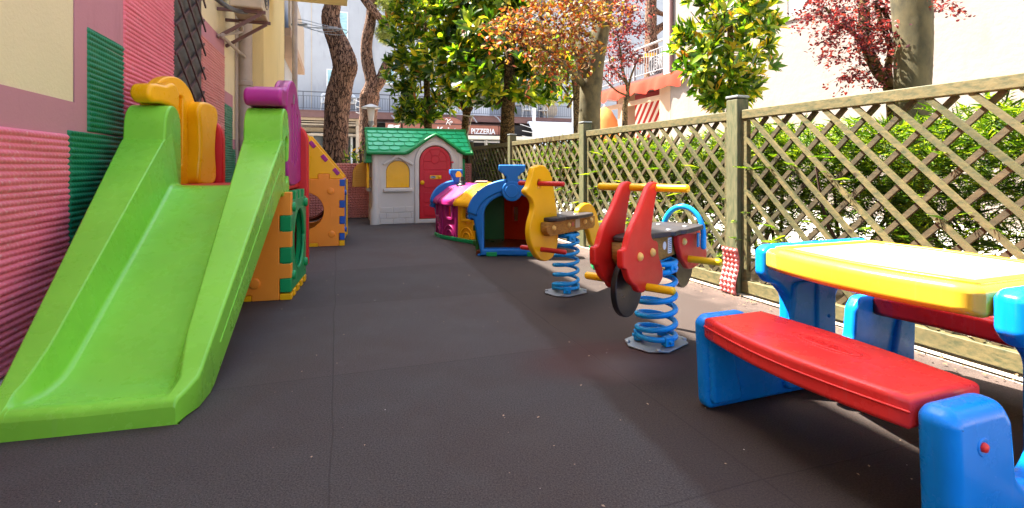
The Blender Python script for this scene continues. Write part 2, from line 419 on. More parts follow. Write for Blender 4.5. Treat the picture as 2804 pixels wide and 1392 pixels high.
m, nt, b = newmat('rubber tiles')
geo = tc(nt)
rot = node(nt, 'ShaderNodeMapping'); rot.inputs['Rotation'].default_value = (0, 0, -math.atan2(.3225, .9466)); nt.links.new(geo, rot.inputs['Vector']); tv = rot.outputs[0]
br = node(nt, 'ShaderNodeTexBrick'); br.offset = 0.0; br.inputs['Scale'].default_value = 1.0; br.inputs['Brick Width'].default_value = .98; br.inputs['Row Height'].default_value = .98
br.inputs['Mortar Size'].default_value = .003; br.inputs['Mortar Smooth'].default_value = .3; br.inputs['Color1'].default_value = (.0, .0, .0, 1); br.inputs['Color2'].default_value = (1, 1, 1, 1); br.inputs['Mortar'].default_value = (.5, .5, .5, 1)
wob = node(nt, 'ShaderNodeVectorMath', operation='ADD'); wn = node(nt, 'ShaderNodeTexNoise'); wn.inputs['Scale'].default_value = 1.4; nt.links.new(tv, wn.inputs['Vector'])
ws = node(nt, 'ShaderNodeVectorMath', operation='SCALE'); ws.inputs['Scale'].default_value = .035; nt.links.new(wn.outputs['Color'], ws.inputs[0]); nt.links.new(tv, wob.inputs[0]); nt.links.new(ws.outputs[0], wob.inputs[1]); nt.links.new(wob.outputs[0], br.inputs['Vector'])
gr = noise(nt, geo, 210, 4, .8); gr2 = noise(nt, geo, 620, 2, .6); big = noise(nt, geo, 1.3, 6, .6); mid = noise(nt, geo, 5.5, 6, .65)
c0 = ramp(nt, gr, [(.32, lin('#1f1d1c')), (.70, lin('#625c59'))])
c1 = mix(nt, ramp(nt, big, [(.35, 0.0), (.7, .75)]), c0, ramp(nt, gr, [(.3, lin('#2a201d')), (.7, lin('#54443e'))]))
c2 = mix(nt, ramp(nt, mid, [(.5, 0.0), (.85, .30)]), c1, lin('#56534f'))
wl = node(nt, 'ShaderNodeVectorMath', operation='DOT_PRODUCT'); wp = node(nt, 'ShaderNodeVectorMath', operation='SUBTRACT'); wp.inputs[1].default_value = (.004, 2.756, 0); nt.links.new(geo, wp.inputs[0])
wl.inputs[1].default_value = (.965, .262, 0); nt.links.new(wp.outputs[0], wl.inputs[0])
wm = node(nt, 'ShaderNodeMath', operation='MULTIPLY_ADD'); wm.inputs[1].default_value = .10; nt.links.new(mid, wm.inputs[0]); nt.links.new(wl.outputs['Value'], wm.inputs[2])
c2 = mix(nt, ramp(nt, wm.outputs[0], [(.035, 0.0), (.075, .75)]), c2, ramp(nt, gr, [(.3, lin('#231b19')), (.7, lin('#48392f'))]))  # browner right of a diagonal: a faint shade edge painted into the rubber
tile = mix(nt, .10, c2, br.outputs['Color'], 'OVERLAY')
edge = mix(nt, ramp(nt, br.outputs['Fac'], [(0, 0.0), (1, .34)]), tile, lin('#1f1917'))
# red pigment stain beside the spring plate and a rusty streak along the seams
def blob(cx, cy, r, sx=1, rotz=0):
    mp = node(nt, 'ShaderNodeMapping'); mp.vector_type = 'TEXTURE'; mp.inputs['Location'].default_value = (cx, cy, 0); mp.inputs['Scale'].default_value = (r*sx, r, 1); mp.inputs['Rotation'].default_value = (0, 0, rotz)
    wv = node(nt, 'ShaderNodeVectorMath', operation='ADD'); s2 = node(nt, 'ShaderNodeVectorMath', operation='SCALE'); s2.inputs['Scale'].default_value = .12
    n2 = node(nt, 'ShaderNodeTexNoise'); n2.inputs['Scale'].default_value = 6; n2.inputs['Detail'].default_value = 5; nt.links.new(geo, n2.inputs['Vector']); nt.links.new(n2.outputs['Color'], s2.inputs[0]); nt.links.new(geo, wv.inputs[0]); nt.links.new(s2.outputs[0], wv.inputs[1])
    nt.links.new(wv.outputs[0], mp.inputs['Vector']); g = node(nt, 'ShaderNodeTexGradient', gradient_type='SPHERICAL'); nt.links.new(mp.outputs[0], g.inputs['Vector']); return g.outputs['Fac']
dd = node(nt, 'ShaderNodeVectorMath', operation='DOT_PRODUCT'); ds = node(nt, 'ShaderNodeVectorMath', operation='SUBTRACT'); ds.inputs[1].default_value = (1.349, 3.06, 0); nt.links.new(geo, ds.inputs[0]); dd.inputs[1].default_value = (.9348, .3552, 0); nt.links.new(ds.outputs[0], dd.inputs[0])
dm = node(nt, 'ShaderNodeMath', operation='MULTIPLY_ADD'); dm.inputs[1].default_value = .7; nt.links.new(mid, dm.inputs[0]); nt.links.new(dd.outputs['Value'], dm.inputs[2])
edge = mix(nt, ramp(nt, dm.outputs[0], [(0, 0.0), (.45, .55)]), edge, ramp(nt, gr, [(.3, lin('#5c4a42')), (.7, lin('#9a8478'))]))  # paler sunlit tone painted towards the fence, along with dust
st = mix(nt, ramp(nt, blob(.43, 2.05, .26, 1.6, .2), [(.0, 0.0), (.5, .5)]), edge, lin('#4e2c26'))
st = mix(nt, ramp(nt, blob(.50, 1.98, .16, 1.3, .2), [(.0, 0.0), (.8, .4)]), st, lin('#625b58'))
spk = node(nt, 'ShaderNodeTexVoronoi'); spk.inputs['Scale'].default_value = 13; spk.inputs['Randomness'].default_value = 1.0; nt.links.new(geo, spk.inputs['Vector'])
sz = node(nt, 'ShaderNodeMath', operation='LESS_THAN'); nt.links.new(spk.outputs['Distance'], sz.inputs[0])
sr = node(nt, 'ShaderNodeSeparateColor'); nt.links.new(spk.outputs['Color'], sr.inputs[0])
mm_ = node(nt, 'ShaderNodeMapRange'); mm_.inputs[1].default_value = .72; mm_.inputs[2].default_value = 1; mm_.inputs[3].default_value = 0; mm_.inputs[4].default_value = .035; nt.links.new(sr.outputs[0], mm_.inputs[0]); nt.links.new(mm_.outputs[0], sz.inputs[1])
fin = mix(nt, sz.outputs[0], st, lin('#cfc6ba'))
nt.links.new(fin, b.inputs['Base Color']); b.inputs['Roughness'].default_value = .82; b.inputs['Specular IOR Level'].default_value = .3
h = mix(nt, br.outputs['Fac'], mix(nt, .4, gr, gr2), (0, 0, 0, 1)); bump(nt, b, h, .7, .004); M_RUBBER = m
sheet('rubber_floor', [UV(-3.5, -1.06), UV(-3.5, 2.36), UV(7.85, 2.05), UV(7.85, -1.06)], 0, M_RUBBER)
FO = V(1.349, 3.06, 0); FD = V(-.3552, .9348, 0); FM = V(-.9348, -.3552, 0)
M_CONC = stucco('pale concrete', '#cfc4b2', .9, .12, bs=.5, sc=40)
sheet('concrete_strip', [FO+FD*-5+FM*.055, FO+FD*-5-FM*.10, FO+FD*5.2-FM*.10, FO+FD*5.2+FM*.055], .004, M_CONC)
m, nt, b = newmat('hedge soil'); nt.links.new(ramp(nt, noise(nt, tc(nt), 9, 7, .7), [(.35, lin('#8a7863')), (.6, lin('#cbbda6'))]), b.inputs['Base Color']); b.inputs['Roughness'].default_value = 1
bump(nt, b, noise(nt, tc(nt), 30, 5), .8, .03)
sheet('soil', [FO+FD*-5-FM*.10, FO+FD*-5-FM*1.15, FO+FD*5.2-FM*1.15, FO+FD*5.2-FM*.10], -.002, m)
# ------------------------------------------------------------------ house wall on the left
WV = -1.14
FW = Fr(UV(0, WV), WU, (0, 0, 1), WN)                    # a = along the wall, t = out from it
def uw(x): return FW.un(x, 457)[0]
U1 = uw(655)
bld = thing('rendered_house', UV(3, WV-1.5), 'cream and mauve rendered house wall along the left side of the playground', 'building')
m = M(); m.box(FW, -4.5, U1, -.05, 5.62, -4, 0); m.build('wall', M_CREAMW, bld)
m = M(); m.box(FW, U1+.002, 9.6, -.05, 5.1, -4, .27); m.build('wall', M_YELW, bld, label='pale yellow projecting wall beyond the downpipe')
m = M(); m.box(FW, -4.6, U1, 5.622, 5.82, -4.1, .03); m.build('roof_edge', M_BROWNMET, bld)
m = M(); m.box(FW, U1-.3, U1-.29, 0, 0.01, 0, .01)
# mauve painted borders (4 mm paint coats)
def band(pts): return FW.tr(pts)
zt = lambda u, z: (u, z)
m = M()
A = FW.un(202, 281); B = FW.un(229, 0); Cc = FW.un(180, 355); u182 = uw(178); u235 = uw(234); u335 = uw(333); u470 = uw(470)
zc = A[1]; zp = FW.un(0, 330)[1]; zg = FW.un(235, 72)[1]
m.prism(FW, [(-4.4, 0), (uw(548), 0), (uw(548), 2.6), (u335-.02, 2.6), (u335-.02, zg+.28), (u235-.12, zg+.28), (u235-.12, zc+.0), (-4.4, zc)], .001, .005, 0)
z6 = FW.un(612, 112)[1]; z7 = FW.un(635, 262)[1]
m.prism(FW, [(uw(548), 0), (uw(655)-.02, 0), (uw(655)-.02, FW.un(650, 385)[1]), (uw(636), FW.un(650, 385)[1]), (uw(636), z7), (uw(613), z7), (uw(613), z6), (uw(548), z6)], .001, .005, 0)
m.build('painted_border', M_MAUVE, bld)

def rope(name, u0, u1, z0, z1, mat, label, pitch=.0262, du=.0065, dz=.0042, t0=.006, amp=.0135, twist=True):
    nu = max(4, int((u1-u0)/du)); nz = max(4, int((z1-z0)/dz))
    U, Z = np.meshgrid(np.linspace(u0, u1, nu), np.linspace(z0, z1, nz), indexing='ij')
    ph = Z/pitch; row = np.floor(ph); fr = ph-row
    prof = np.sqrt(np.clip(1-(2*fr-1)**2, 0, 1))
    tw = .5+.5*np.cos(2*PI*(U/.026+fr*.9))
    wav = .0018*np.sin(U*9+row*1.7)+.003*np.sin(U*2.1+Z*3)
    T = t0+amp*prof*(.72+.28*tw**.7)+wav
    e = np.zeros_like(T, dtype=bool); e[0, :] = e[-1, :] = True; e[:, 0] = e[:, -1] = True; T[e] = .001
    wn = np.array(WN); wu = np.array(WU); o = np.array(FW.o)
    P = o+U[..., None]*wu+T[..., None]*wn; P[..., 2] = Z
    idx = np.arange(nu*nz).reshape(nu, nz)
    F = np.stack([idx[:-1, :-1], idx[1:, :-1], idx[1:, 1:], idx[:-1, 1:]], -1).reshape(-1, 4)
    fast(name, P.reshape(-1, 3), F, mat, None, label=label, cat='wall padding', group='ribbed rubber paddings on the left wall')
rope('wall_padding', -.35, u182-.002, .0, zp-.02, M_ROPEP, 'low pink ribbed rubber padding, nearest to the camera, beside the slide foot')
rope('wall_padding', u182+.004, uw(300)+.35, .0, FW.un(176, 355)[1]-.0, M_ROPEG, 'low dark green ribbed padding right of the nearest pink one')
rope('wall_padding', u235, u335-.002, FW.un(176, 355)[1]+.003, zg, M_ROPEG, 'tall narrow dark green ribbed padding left of the tall pink one')
rope('wall_padding', u335+.004, u470-.002, .5, 2.75, M_ROPEP, 'tall pink ribbed padding left of the brown trellis')
rope('wall_padding', uw(548), uw(612), .4, FW.un(548, 92)[1], M_ROPEP2, 'salmon ribbed padding right of the brown trellis', du=.012)
rope('wall_padding', uw(612)+.004, uw(634), .2, FW.un(612, 282)[1], M_ROPEG, 'small dark green ribbed padding right of the salmon one', du=.015)
rope('wall_padding', uw(634)+.004, uw(654), .2, FW.un(634, 408)[1], M_ROPEG, 'lowest dark green ribbed padding next to the downpipe', du=.02)

# trellis over a dark doorway
tr = thing('wall_trellis', UV(uw(500), WV), 'brown diagonal trellis over a dark sheeted opening in the wall', 'trellis')
ua, ub = uw(471), uw(547)
m = M(); m.box(FW, ua, ub, .3, 3.6, .002, .012); m.build('backing_sheet', M_DARKSHEET, tr)
m = M()
SLP = [.56]
def clipline(c, sgn, a0, a1, z0, z1):
    # z = c + sgn*(a-a0)
    pts = []
    za, zb = c, c+sgn*(a1-a0)*SLP[0]
    p, q = (a0, za), (a1, zb)
    def cl(p, q, zz): k = (zz-p[1])/(q[1]-p[1]); return (p[0]+(q[0]-p[0])*k, zz)
    lo, hi = (p, q) if p[1] < q[1] else (q, p)
    if hi[1] <= z0 or lo[1] >= z1: return None
    if lo[1] < z0: lo = cl(lo, hi, z0)
    if hi[1] > z1: hi = cl(lo, hi, z1)
    return lo, hi
def slat(m, fr, p, q, wd, t0, t1):
    d = (Vector(q)-Vector(p)); L = d.length
    if L < .02: return
    ax = (fr.ax*d.x+fr.az*d.y).normalized(); f2 = Fr(fr.P(p[0], p[1]), ax, fr.n.cross(ax), fr.n)
    m.box(f2, 0, L, -wd/2, wd/2, t0, t1)
for sg, t in ((1, .022), (-1, .034)):
    c = -2.0
    while c < 6:
        s = clipline(c, sg, ua-.02, ub+.03, .3, 3.5)
        if s: slat(m, FW, s[0], s[1], .018, t, t+.011)
        c += .21
m.build('lattice', M_TRELLIS, tr)

# downpipe, cables, air conditioner
dp = thing('downpipe', UV(U1, WV+.06), 'grey brown downpipe running up beside the yellow wall', 'pipe')
m = M(); pc = FW.P(U1-.11, 0, .085); m.tube([pc+V(0, 0, z) for z in np.linspace(0, 4.4, 12)], .075, 20, False); m.build('pipe', M_PIPE, dp)
for zz in (.9, 1.75, 2.9, 4.1): m = M(); m.lathe(pc+V(0, 0, zz), [(.0, -.03), (.081, -.03), (.084, -.02), (.084, .02), (.081, .03), (0, .03)], 24); m.build('collar', M_PIPE, dp)
m = M(); m.tube([FW.P(U1-.26, z, .02) for z in (.3, 1.5, 2.6, 4.4)], .014, 8); m.tube([FW.P(U1-.31, z, .016) for z in (.3, 1.9, 4.4)], .009, 8)
m.build('electric_cable', M_PIPE, None, label='two thin grey cables running up beside the downpipe', cat='cable')
m = M(); pts = [FW.un(x, y) for x, y in ((590, 97), (598, 103), (612, 118), (630, 138), (648, 156), (654, 175), (660, 205), (664, 225))]
m.tube(cr3([FW.P(a, z, .03+.015*i) for i, (a, z) in enumerate(pts)], 5), .017, 10)
pts = [FW.un(x, y) for x, y in ((590, 97), (600, 91), (618, 88), (628, 84), (627, 76), (615, 60))]
m.tube(cr3([FW.P(a, z, .05+.02*i) for i, (a, z) in enumerate(pts)], 5), .02, 10)
m.build('drain_hose', M_PIPE, None, label='brown hose curling from the air conditioner down to the downpipe', cat='hose')
ac = thing('air_conditioner', UV(uw(600), WV+.2, 2.6), 'air conditioning unit high on the left wall near the downpipe', 'air conditioner')
a0, a1 = uw(588), uw(622); zb = 2.34
m = M(); m.prism(Fr(FW.P(0, 0, .12), WU, (0, 0, 1), WN), rectp(a0, zb, a1, zb+.6, .02), 0, .3, .015); m.build('casing', M_BEIGE, ac)
m = M(); fs = Fr(FW.P((a0+a1)/2, zb+.3, .42), WU, (0, 0, 1), WN)
for r in (.06, .1, .14, .18, .22): m.tube([fs.P(math.cos(k/24*2*PI)*r, math.sin(k/24*2*PI)*r, .004) for k in range(25)], .004, 5)
m.build('fan_grille', M_RAIL, ac)
for a in (a0+.08, a1-.1): m = M(); m.box(FW, a, a+.03, zb-.03, zb, 0, .44); slat(m, Fr(FW.P(a, 0, 0), WN, (0, 0, 1), WU), (0, zb-.3), (.4, zb-.03), .03, 0, .03); m.build('bracket', M_BROWNMET, ac)
m = M(); pts = [FW.un(x, y) for x, y in ((556, -8), (566, 10), (585, 24), (606, 27), (620, 18))]
m.tube(cr3([FW.P(a, z, .1+.05*i) for i, (a, z) in enumerate(pts)], 6), .022, 10); m.build('insulated_pipe', M_RAIL, ac)

# slab over the passage, far balcony, drying rack
m = M(); F0 = Fr(UV(0, 0), WU, (0, 0, 1), WN)
m.box(F0, 6.9, 8.0, 3.14, 3.28, -.87, .13); m.build('canopy_slab', M_YELW, bld)
bl2 = thing('rear_house', UV(12, -2.6), 'grey edged house beyond the yellow wall with a narrow balcony', 'building')
m = M(); m.box(F0, 9.75, 15.5, 0, 9, -5, -1.12); m.build('wall', M_FACADE, bl2)
m = M(); m.box(F0, 10.2, 14.4, 3.15, 3.3, -1.118, -.82); m.build('balcony_slab', M_PEACH, bl2)
m = M(); m.box(F0, 10.2, 14.4, 3.34, 4.3, -.86, -.83); m.build('balcony_panel', M_BEIGE, bl2)
m = M(); m.tube([UV(9.66, -.71, z) for z in (0, 2, 4.4)], .045, 12, False); m.build('corner_pipe', M_PIPE, bl2)
rk = M()
o = UV(10.4, -.74, 3.42)
for k in range(3):
    c = o+V(.35+.1*k, 0, .0-.05*k)
    rk.tube([c+V(.42*math.cos(a), .2*math.sin(a), .03*math.sin(2*a+k)-.05*math.cos(a)) for a in np.linspace(0, 2*PI, 26)], .006, 5, False)
rk.tube([o+V(-.12, 0, 0), o+V(.2, 0, 0)], .02, 8)
rk.build('laundry_rack', M_GALV, None, label='thin wire laundry rack reaching out from the narrow balcony', cat='laundry rack')

# ------------------------------------------------------------------ wooden lattice fence
FF = Fr(FO, FD, (0, 0, 1), FM)
SLP[0] = 1.0
posts = [-1.9, 0, 1.86, 3.80, 5.72]
fn = thing('lattice_fence', FO+FD*1.9, 'weathered wooden diagonal lattice fence on square posts along the right side', 'fence')
for i, q in enumerate(posts):
    m = M(); f2 = Fr(FF.P(q, 0), FD, FM, (0, 0, 1)); wd = .044
    m.prism(f2, rectp(-wd, -wd, wd, wd, .006), 0, 1.155, .012)
    for s in (-1, 1): m.box(FF, q+s*.0515-.004, q+s*.0515+.004, .08, 1.05, -.018, .018)
    m.build('post', M_POST, fn)
    m = M(); m.prism(f2, rectp(-wd-.004, -wd-.004, wd+.004, wd+.004, .006), 1.157, 1.172, .004); m.build('post_cap', M_GALV, fn)
for i in range(len(posts)-1):
    q0, q1 = posts[i]+.056, posts[i+1]-.056; sag = [0, 0, -.01, -.015][i]
    m = M(); m.prism(Fr(FF.P(q0, 0), FM, (0, 0, 1), FD), rectp(-.02, 1.03+sag, .024, 1.083+sag, .005), 0, q1-q0, .003); m.build('top_rail', M_FENCE, fn)
    m = M(); m.prism(Fr(FF.P(q0, 0), FM, (0, 0, 1), FD), rectp(-.02, .018, .024, .088, .005), 0, q1-q0, .003); m.build('bottom_rail', M_FENCE, fn)
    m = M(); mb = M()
    m.box(FF, q0, q0+.03, .09, 1.028+sag, -.016, .016); m.box(FF, q1-.03, q1, .09, 1.028+sag, -.016, .016)
    for sg, t in ((1, .0015), (-1, -.0165)):      # front layer falls to the far end
        c = -1.3+random.random()*.02
        while c < 3.4:
            s = clipline(c, -sg if False else sg, q0+.012, q1-.012, .086, 1.032+sag)
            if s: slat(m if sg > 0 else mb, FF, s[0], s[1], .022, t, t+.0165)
            c += .152
    m.build('lattice', M_FENCE, fn); mb.build('rear_lattice', M_FENCE_SHADE, fn)

# dimpled rubber pieces
def dimples(fr, a0, a1, z0, z1, step, hgt, tfun=lambda a, z: 0):
    m = M(); na = int((a1-a0)/step); nz = int((z1-z0)/step)
    for i in range(na):
        for j in range(nz):
            ca = a0+(i+.5)*(a1-a0)/na; cz = z0+(j+.5)*(z1-z0)/nz; h_ = step*.5
            t = tfun(ca, cz)
            ring = [(ca+h_*.98*math.cos(k*PI/4+PI/8), cz+h_*.98*math.sin(k*PI/4+PI/8)) for k in range(8)]
            vs = [fr.P(a, z, t) for a, z in ring]+[fr.P(ca+(a-ca)*.55, cz+(z-cz)*.55, t+hgt*.75) for a, z in ring]+[fr.P(ca, cz, t+hgt)]
            fs = [(k, (k+1) % 8, 8+(k+1) % 8, 8+k) for k in range(8)]+[(8+k, 8+(k+1) % 8, 16) for k in range(8)]
            m.add(vs, fs)
    return m
FB = Fr(UV(7.86, 0), WN, (0, 0, 1), -WU)
bw = thing('padded_back_wall', UV(7.9, .6), 'low wall at the far end covered with maroon dimpled rubber', 'wall')
m = M(); m.box(FB, -1.04, 2.0, 0, .80, -.15, -.001); m.build('wall_core', M_BUMP, bw)
m = dimples(FB, -1.0, 1.98, .0, .80, .036, .02); m.build('dimpled_mat', M_BUMP, bw)
wav = lambda a, z: .012+.03*(1+math.sin(z*22+.5))*.5
fp = Fr(FF.P(-.05, 0, .05), FD, (0, 0, 1), FM)
bp = thing('post_padding', FF.P(0, 0, .09), 'wavy rose pink dimpled rubber strip wrapped round the fence post foot', 'padding')
rows = []
for k in range(18):
    z = .004+.27*k/17; rows.append([fp.P(-.02, z, wav(0, z)-.006), fp.P(.10, z, wav(0, z)-.006)])
m = M(); m.loft(rows, caps=False); rows2 = [[p-FM*.006 for p in r] for r in rows]; m.loft([r[::-1] for r in rows2], caps=False); m.build('backing', M_BUMP2, bp)
m = dimples(fp, -.02, .10, .004, .274, .03, .016, lambda a, z: wav(a, z)-.006); m.build('dimpled_face', M_BUMP2, bp)
# ------------------------------------------------------------------ slide with tower
SA = V(-.232, .973, 0).normalized(); SB = V(.973, .232, 0).normalized(); SO = V(-.95, 1.494, 0)
def S(a, b, z): return SO+SA*a+SB*b+V(0, 0, z)
FSB = lambda b: Fr(S(0, b, 0), SA, (0, 0, 1), SB)       # plane across b: draw in (a, z), thickness towards +b
FSA = lambda a: Fr(S(a, 0, 0), SB, (0, 0, 1), -SA)      # plane across a: draw in (b, z), thickness towards the camera
sl_ = thing('slide', S(.9, -.4, 0), 'big lime green plastic slide leading up to a playset tower with yellow and purple crests', 'slide')
def interp(x, xs, ys): return float(np.interp(x, xs, ys))
def zr(a): return interp(a, [0, .003, .009, .018, .05, .12, 1.36, 1.44], [.052, .062, .069, .074, .082, .108, .892, .93])
def zb(a): return interp(a, [0, .003, .009, .018, .035, .06, .10, .16, .22, .30, 1.30, 1.35, 1.44], [.0515, .0615, .0685, .0735, .0745, .069, .058, .056, .064, .094, .632, .648, .65])
def zu(a): return interp(a, [0, .22, 1.34, 1.44], [0, 0, .60, .6])
def wr(a): return interp(a, [0, .12, .25, 1.38], [.03, .06, .088, .2])
rows = []
stn = [0, .003, .009, .018, .026, .04, .06, .08, .10, .13, .16, .2, .24, .28, .34, .42, .55, .7, .85, 1.0, 1.15, 1.25, 1.30, 1.33, 1.36, 1.40, 1.44]
WD = .77
for a in stn:
    WDa = interp(a, [0, .14, 1.35], [.52, .535, WD])
    r_, b_, u_, w_ = zr(a), zb(a), zu(a), wr(a)
    oc = .03*max(0, 1-a/.1); w_ = w_+oc; g = .010; fl = .025+.02*min(1, a)
    h_ = max(r_-b_, .004); ed = .03*max(0, 1-a/.02)
    fl = .012+.02*min(1, h_/.2); g2 = min(.007, h_*.3); g3 = min(.02, h_*.35)
    half = [(-oc, u_+.004), (-oc, r_-g), (-oc-g*.12, r_-g*.5), (-oc-g*.5, r_-g*.12), (-oc-g, r_), (-w_+g2, r_), (-w_+g2*.3, r_-g2*.12), (-w_-.001, r_-g2*.9), (-w_-fl, b_+g3), (-w_-fl-g3*.25, b_+g3*.35), (-w_-fl-g3*1.1, b_)]
    mid = [(-w_-fl-.08, b_-.001)]; left = [(-WDa-b, z) for b, z in half[::-1]]; ml = [(-WDa-b, z) for b, z in mid]
    c = -WDa/2
    row = half+mid+[(c, b_-.003)]+ml+left
    row += [(-WDa+.02, u_), (c, u_), (-.02, u_)]
    rows.append([S(a+(-.012 if a == 0 else 0)*0, b, z) for b, z in row])
rows = [[p for p in r][::-1] for r in rows]
m = M(); m.loft(rows, closed=True)
arch = smooth([(1.355, .86), (1.362, .90), (1.366, .95), (1.374, 1.0), (1.398, 1.045), (1.435, 1.075), (1.48, 1.082), (1.525, 1.066), (1.555, 1.03), (1.572, .98), (1.575, .9), (1.575, .7), (1.57, .6), (1.50, .585), (1.40, .585), (1.36, .65)], 3)
slot = fillet(rectp(1.455, .66, 1.535, .92), .038, 6)
m.prism(FSB(-.2), [arch, slot], .001, .1985, .012, 4)
m.prism(FSB(-WD), [arch], .0015, .199, .012, 4)
m.tube([S(a, .0006, zr(a)-.075-.03*a) for a in (.3, .8, 1.3)], .0022, 6)
m.build('slide_chute', M_GREEN, sl_)
def crest(off, plate, lobe, back, sgn, FSB=FSB):
    m = M()
    body = smooth([(1.56, .655), (1.555, .9), (1.54, 1.0), (1.50, 1.095), (1.50, 1.15), (1.55, 1.21), (1.61, 1.255), (1.69, 1.277), (1.77, 1.265), (1.84, 1.215), (1.89, 1.14), (1.95, 1.11), (1.985, 1.04), (1.985, .9), (1.965, .75), (1.96, .655)], 4)
    gs = []
    for (ga, g0, g1) in ((1.655, .78, 1.13), (1.745, .76, 1.17), (1.835, .80, 1.08)):
        gs.append(fillet([(ga-.016, g0), (ga+.016, g0), (ga+.022, g1), (ga-.022, g1)], .018, 4))
    m.prism(FSB(off), [body]+gs, plate[0], plate[1], .012, 4)
    m.prism(FSB(off), [body], plate[0]+(.022 if sgn > 0 else .03), plate[1]-(.03 if sgn > 0 else .022), .004, 2)
    lb = smooth([(1.395, 1.088), (1.365, 1.11), (1.358, 1.145), (1.375, 1.178), (1.42, 1.192), (1.49, 1.193), (1.545, 1.215), (1.585, 1.19), (1.60, 1.13), (1.585, 1.06), (1.585, 1.00), (1.575, 1.03), (1.55, 1.07), (1.50, 1.087), (1.44, 1.09)], 4)
    m.prism(FSB(off), [lb], lobe[0], lobe[1], .02, 5)
    rl = smooth([(1.81, .655), (1.82, .85), (1.815, 1.0), (1.80, 1.09), (1.83, 1.14), (1.90, 1.15), (1.985, 1.125), (2.005, 1.06), (1.985, .98), (1.975, .85), (1.975, .655)], 4)
    m.prism(FSB(off), [rl], back[0], back[1], .02, 5)
    return m
m = crest(0, (-.085, .0), (-.2, -.004), (-.16, -.09), 1); m.build('crest', M_PURP, sl_, label='purple crest panel with grooves')
cax = (SA*math.cos(.262)+SB*math.sin(.262)).normalized(); cnn = (SB*math.cos(.262)-SA*math.sin(.262)).normalized(); cor = S(1.5, -.70, 0)-cax*1.5
m = crest(0, (-.06, .005), (-.005, .105), (-.035, .078), -1, FSB=lambda off: Fr(cor, cax, (0, 0, 1), cnn)); m.build('crest', M_YEL, sl_, label='yellow crest panel with grooves')
m = M(); m.prism(Fr(S(1.70, .001, 1.165), SA, (0, 0, 1), SB), fillet([(-.012, -.03), (.012, -.03), (.012, .03), (-.012, .03)], .008), 0, .002, .0005, 1); m.build('sticker', M_GALV, sl_)
# platform and lower tower
m = M(); m.prism(Fr(S(1.44, -WD+.01, 0), SA, SB, (0, 0, 1)), rectp(0, 0, .52, WD-.02, .01), .612, .648, .01); m.build('platform', M_RED, sl_)
tw = thing('playset_tower', S(1.7, -.37, 0), 'orange and green puzzle panel tower holding up the slide platform', 'playset')
fa = FSA(1.42); bR = .035; bL = -WD+.04
def teeth(z0, z1, cnt, depth, x, sgn):
    """edge with square tongues going up column x (tongues stick out by depth)"""
    pts = []; hh = (z1-z0)/(2*cnt-1+0.0)
    for k in range(2*cnt-1):
        za, zb_ = z0+k*hh, z0+(k+1)*hh; d = depth if k % 2 == 0 else 0
        pts += [(x+sgn*d, za), (x+sgn*d, zb_)]
    return pts
ztop = .607; edge = teeth(.012, ztop, 4, .0, bR, 1)
n_ = 7; hh = (ztop-.0)/n_
right = []
for k in range(n_):
    za, zb_ = k*hh, (k+1)*hh; x = bR if k % 2 == 0 else bR-.062
    if k == 0: x = bR-.062
    right += [(x, za), (x, zb_)]
right = []
cols = [(0, .12, bR-.062), (.12, .205, bR), (.205, .295, bR-.062), (.295, .385, bR), (.385, .475, bR-.062), (.475, ztop, bR)]
for za, zb_, x in cols: right += [(x, za), (x, zb_)]
outl = [(bL, 0), (-.27, 0), (-.27, .035), (-.17, .035), (-.17, 0)]+right+[(bL, ztop)]
m = M(); m.prism(fa, [fillet(outl, .006, 2)], -.05, 0, .006); m.lathe(fa.P(-.155, .10, 0), [(.0, .009), (.024, .009), (.030, .006), (.031, -.004)], 28, fa.n)
m.build('front_panel', M_ORG, tw)
m = M(); m.prism(fa, [rectp(-.268, .0, -.172, .033, .005)], -.046, -.002, .005); m.build('base_peg', M_YEL, tw); m = M(); m.prism(fa, [rectp(bR-.06, .0, bR+.002, .035, .005)], -.048, .002, .005); m.build('base_peg', M_YEL, tw)
for k in range(4): m = M(); m.prism(FSB(bR-.05), [rectp(1.50+k*.125, .0, 1.56+k*.125, .04, .006)], .004, .054, .006); m.build('base_peg', M_YEL, tw)
fs_ = FSB(bR-.05)
so_ = [(1.422, .04), (1.96, .04), (1.96, ztop-.05), (1.90, ztop-.05), (1.90, ztop), (1.84, ztop), (1.84, ztop-.05), (1.78, ztop-.05), (1.78, ztop), (1.71, ztop), (1.71, ztop-.05), (1.65, ztop-.05), (1.65, ztop), (1.58, ztop), (1.58, ztop-.05), (1.422, ztop-.05)]
m = M(); m.prism(fs_, [fillet(so_, .006, 2), circ(1.70, .315, .185, 40)], 0, .048, .006)
m.tube([fs_.P(1.70+.185*math.cos(t), .315+.185*math.sin(t), .04) for t in np.linspace(0, 2*PI, 40)], .011, 8, False)
for (za, zb_) in ((.042, .118), (.207, .293), (.387, .473)): m.prism(fa, [rectp(bR-.06, za, bR+.001, zb_, .006)], -.048, .001, .006)
m.build('side_panel', M_TEAL, tw)
for a_, z_ in ((1.475, .52), (1.90, .52), (1.475, .13), (1.90, .13)):
    m = M(); m.lathe(fs_.P(a_, z_, .046), [(.028, 0), (.028, .014), (.024, .02), (0, .021)], 22, SB); m.build('knob', M_TEAL, tw)
m = M(); m.prism(FSB(bL), [rectp(1.44, 0, 1.95, ztop, .006)], 0, .04, .006); m.build('side_panel', M_YEL, tw, label='yellow side panel against the wall')
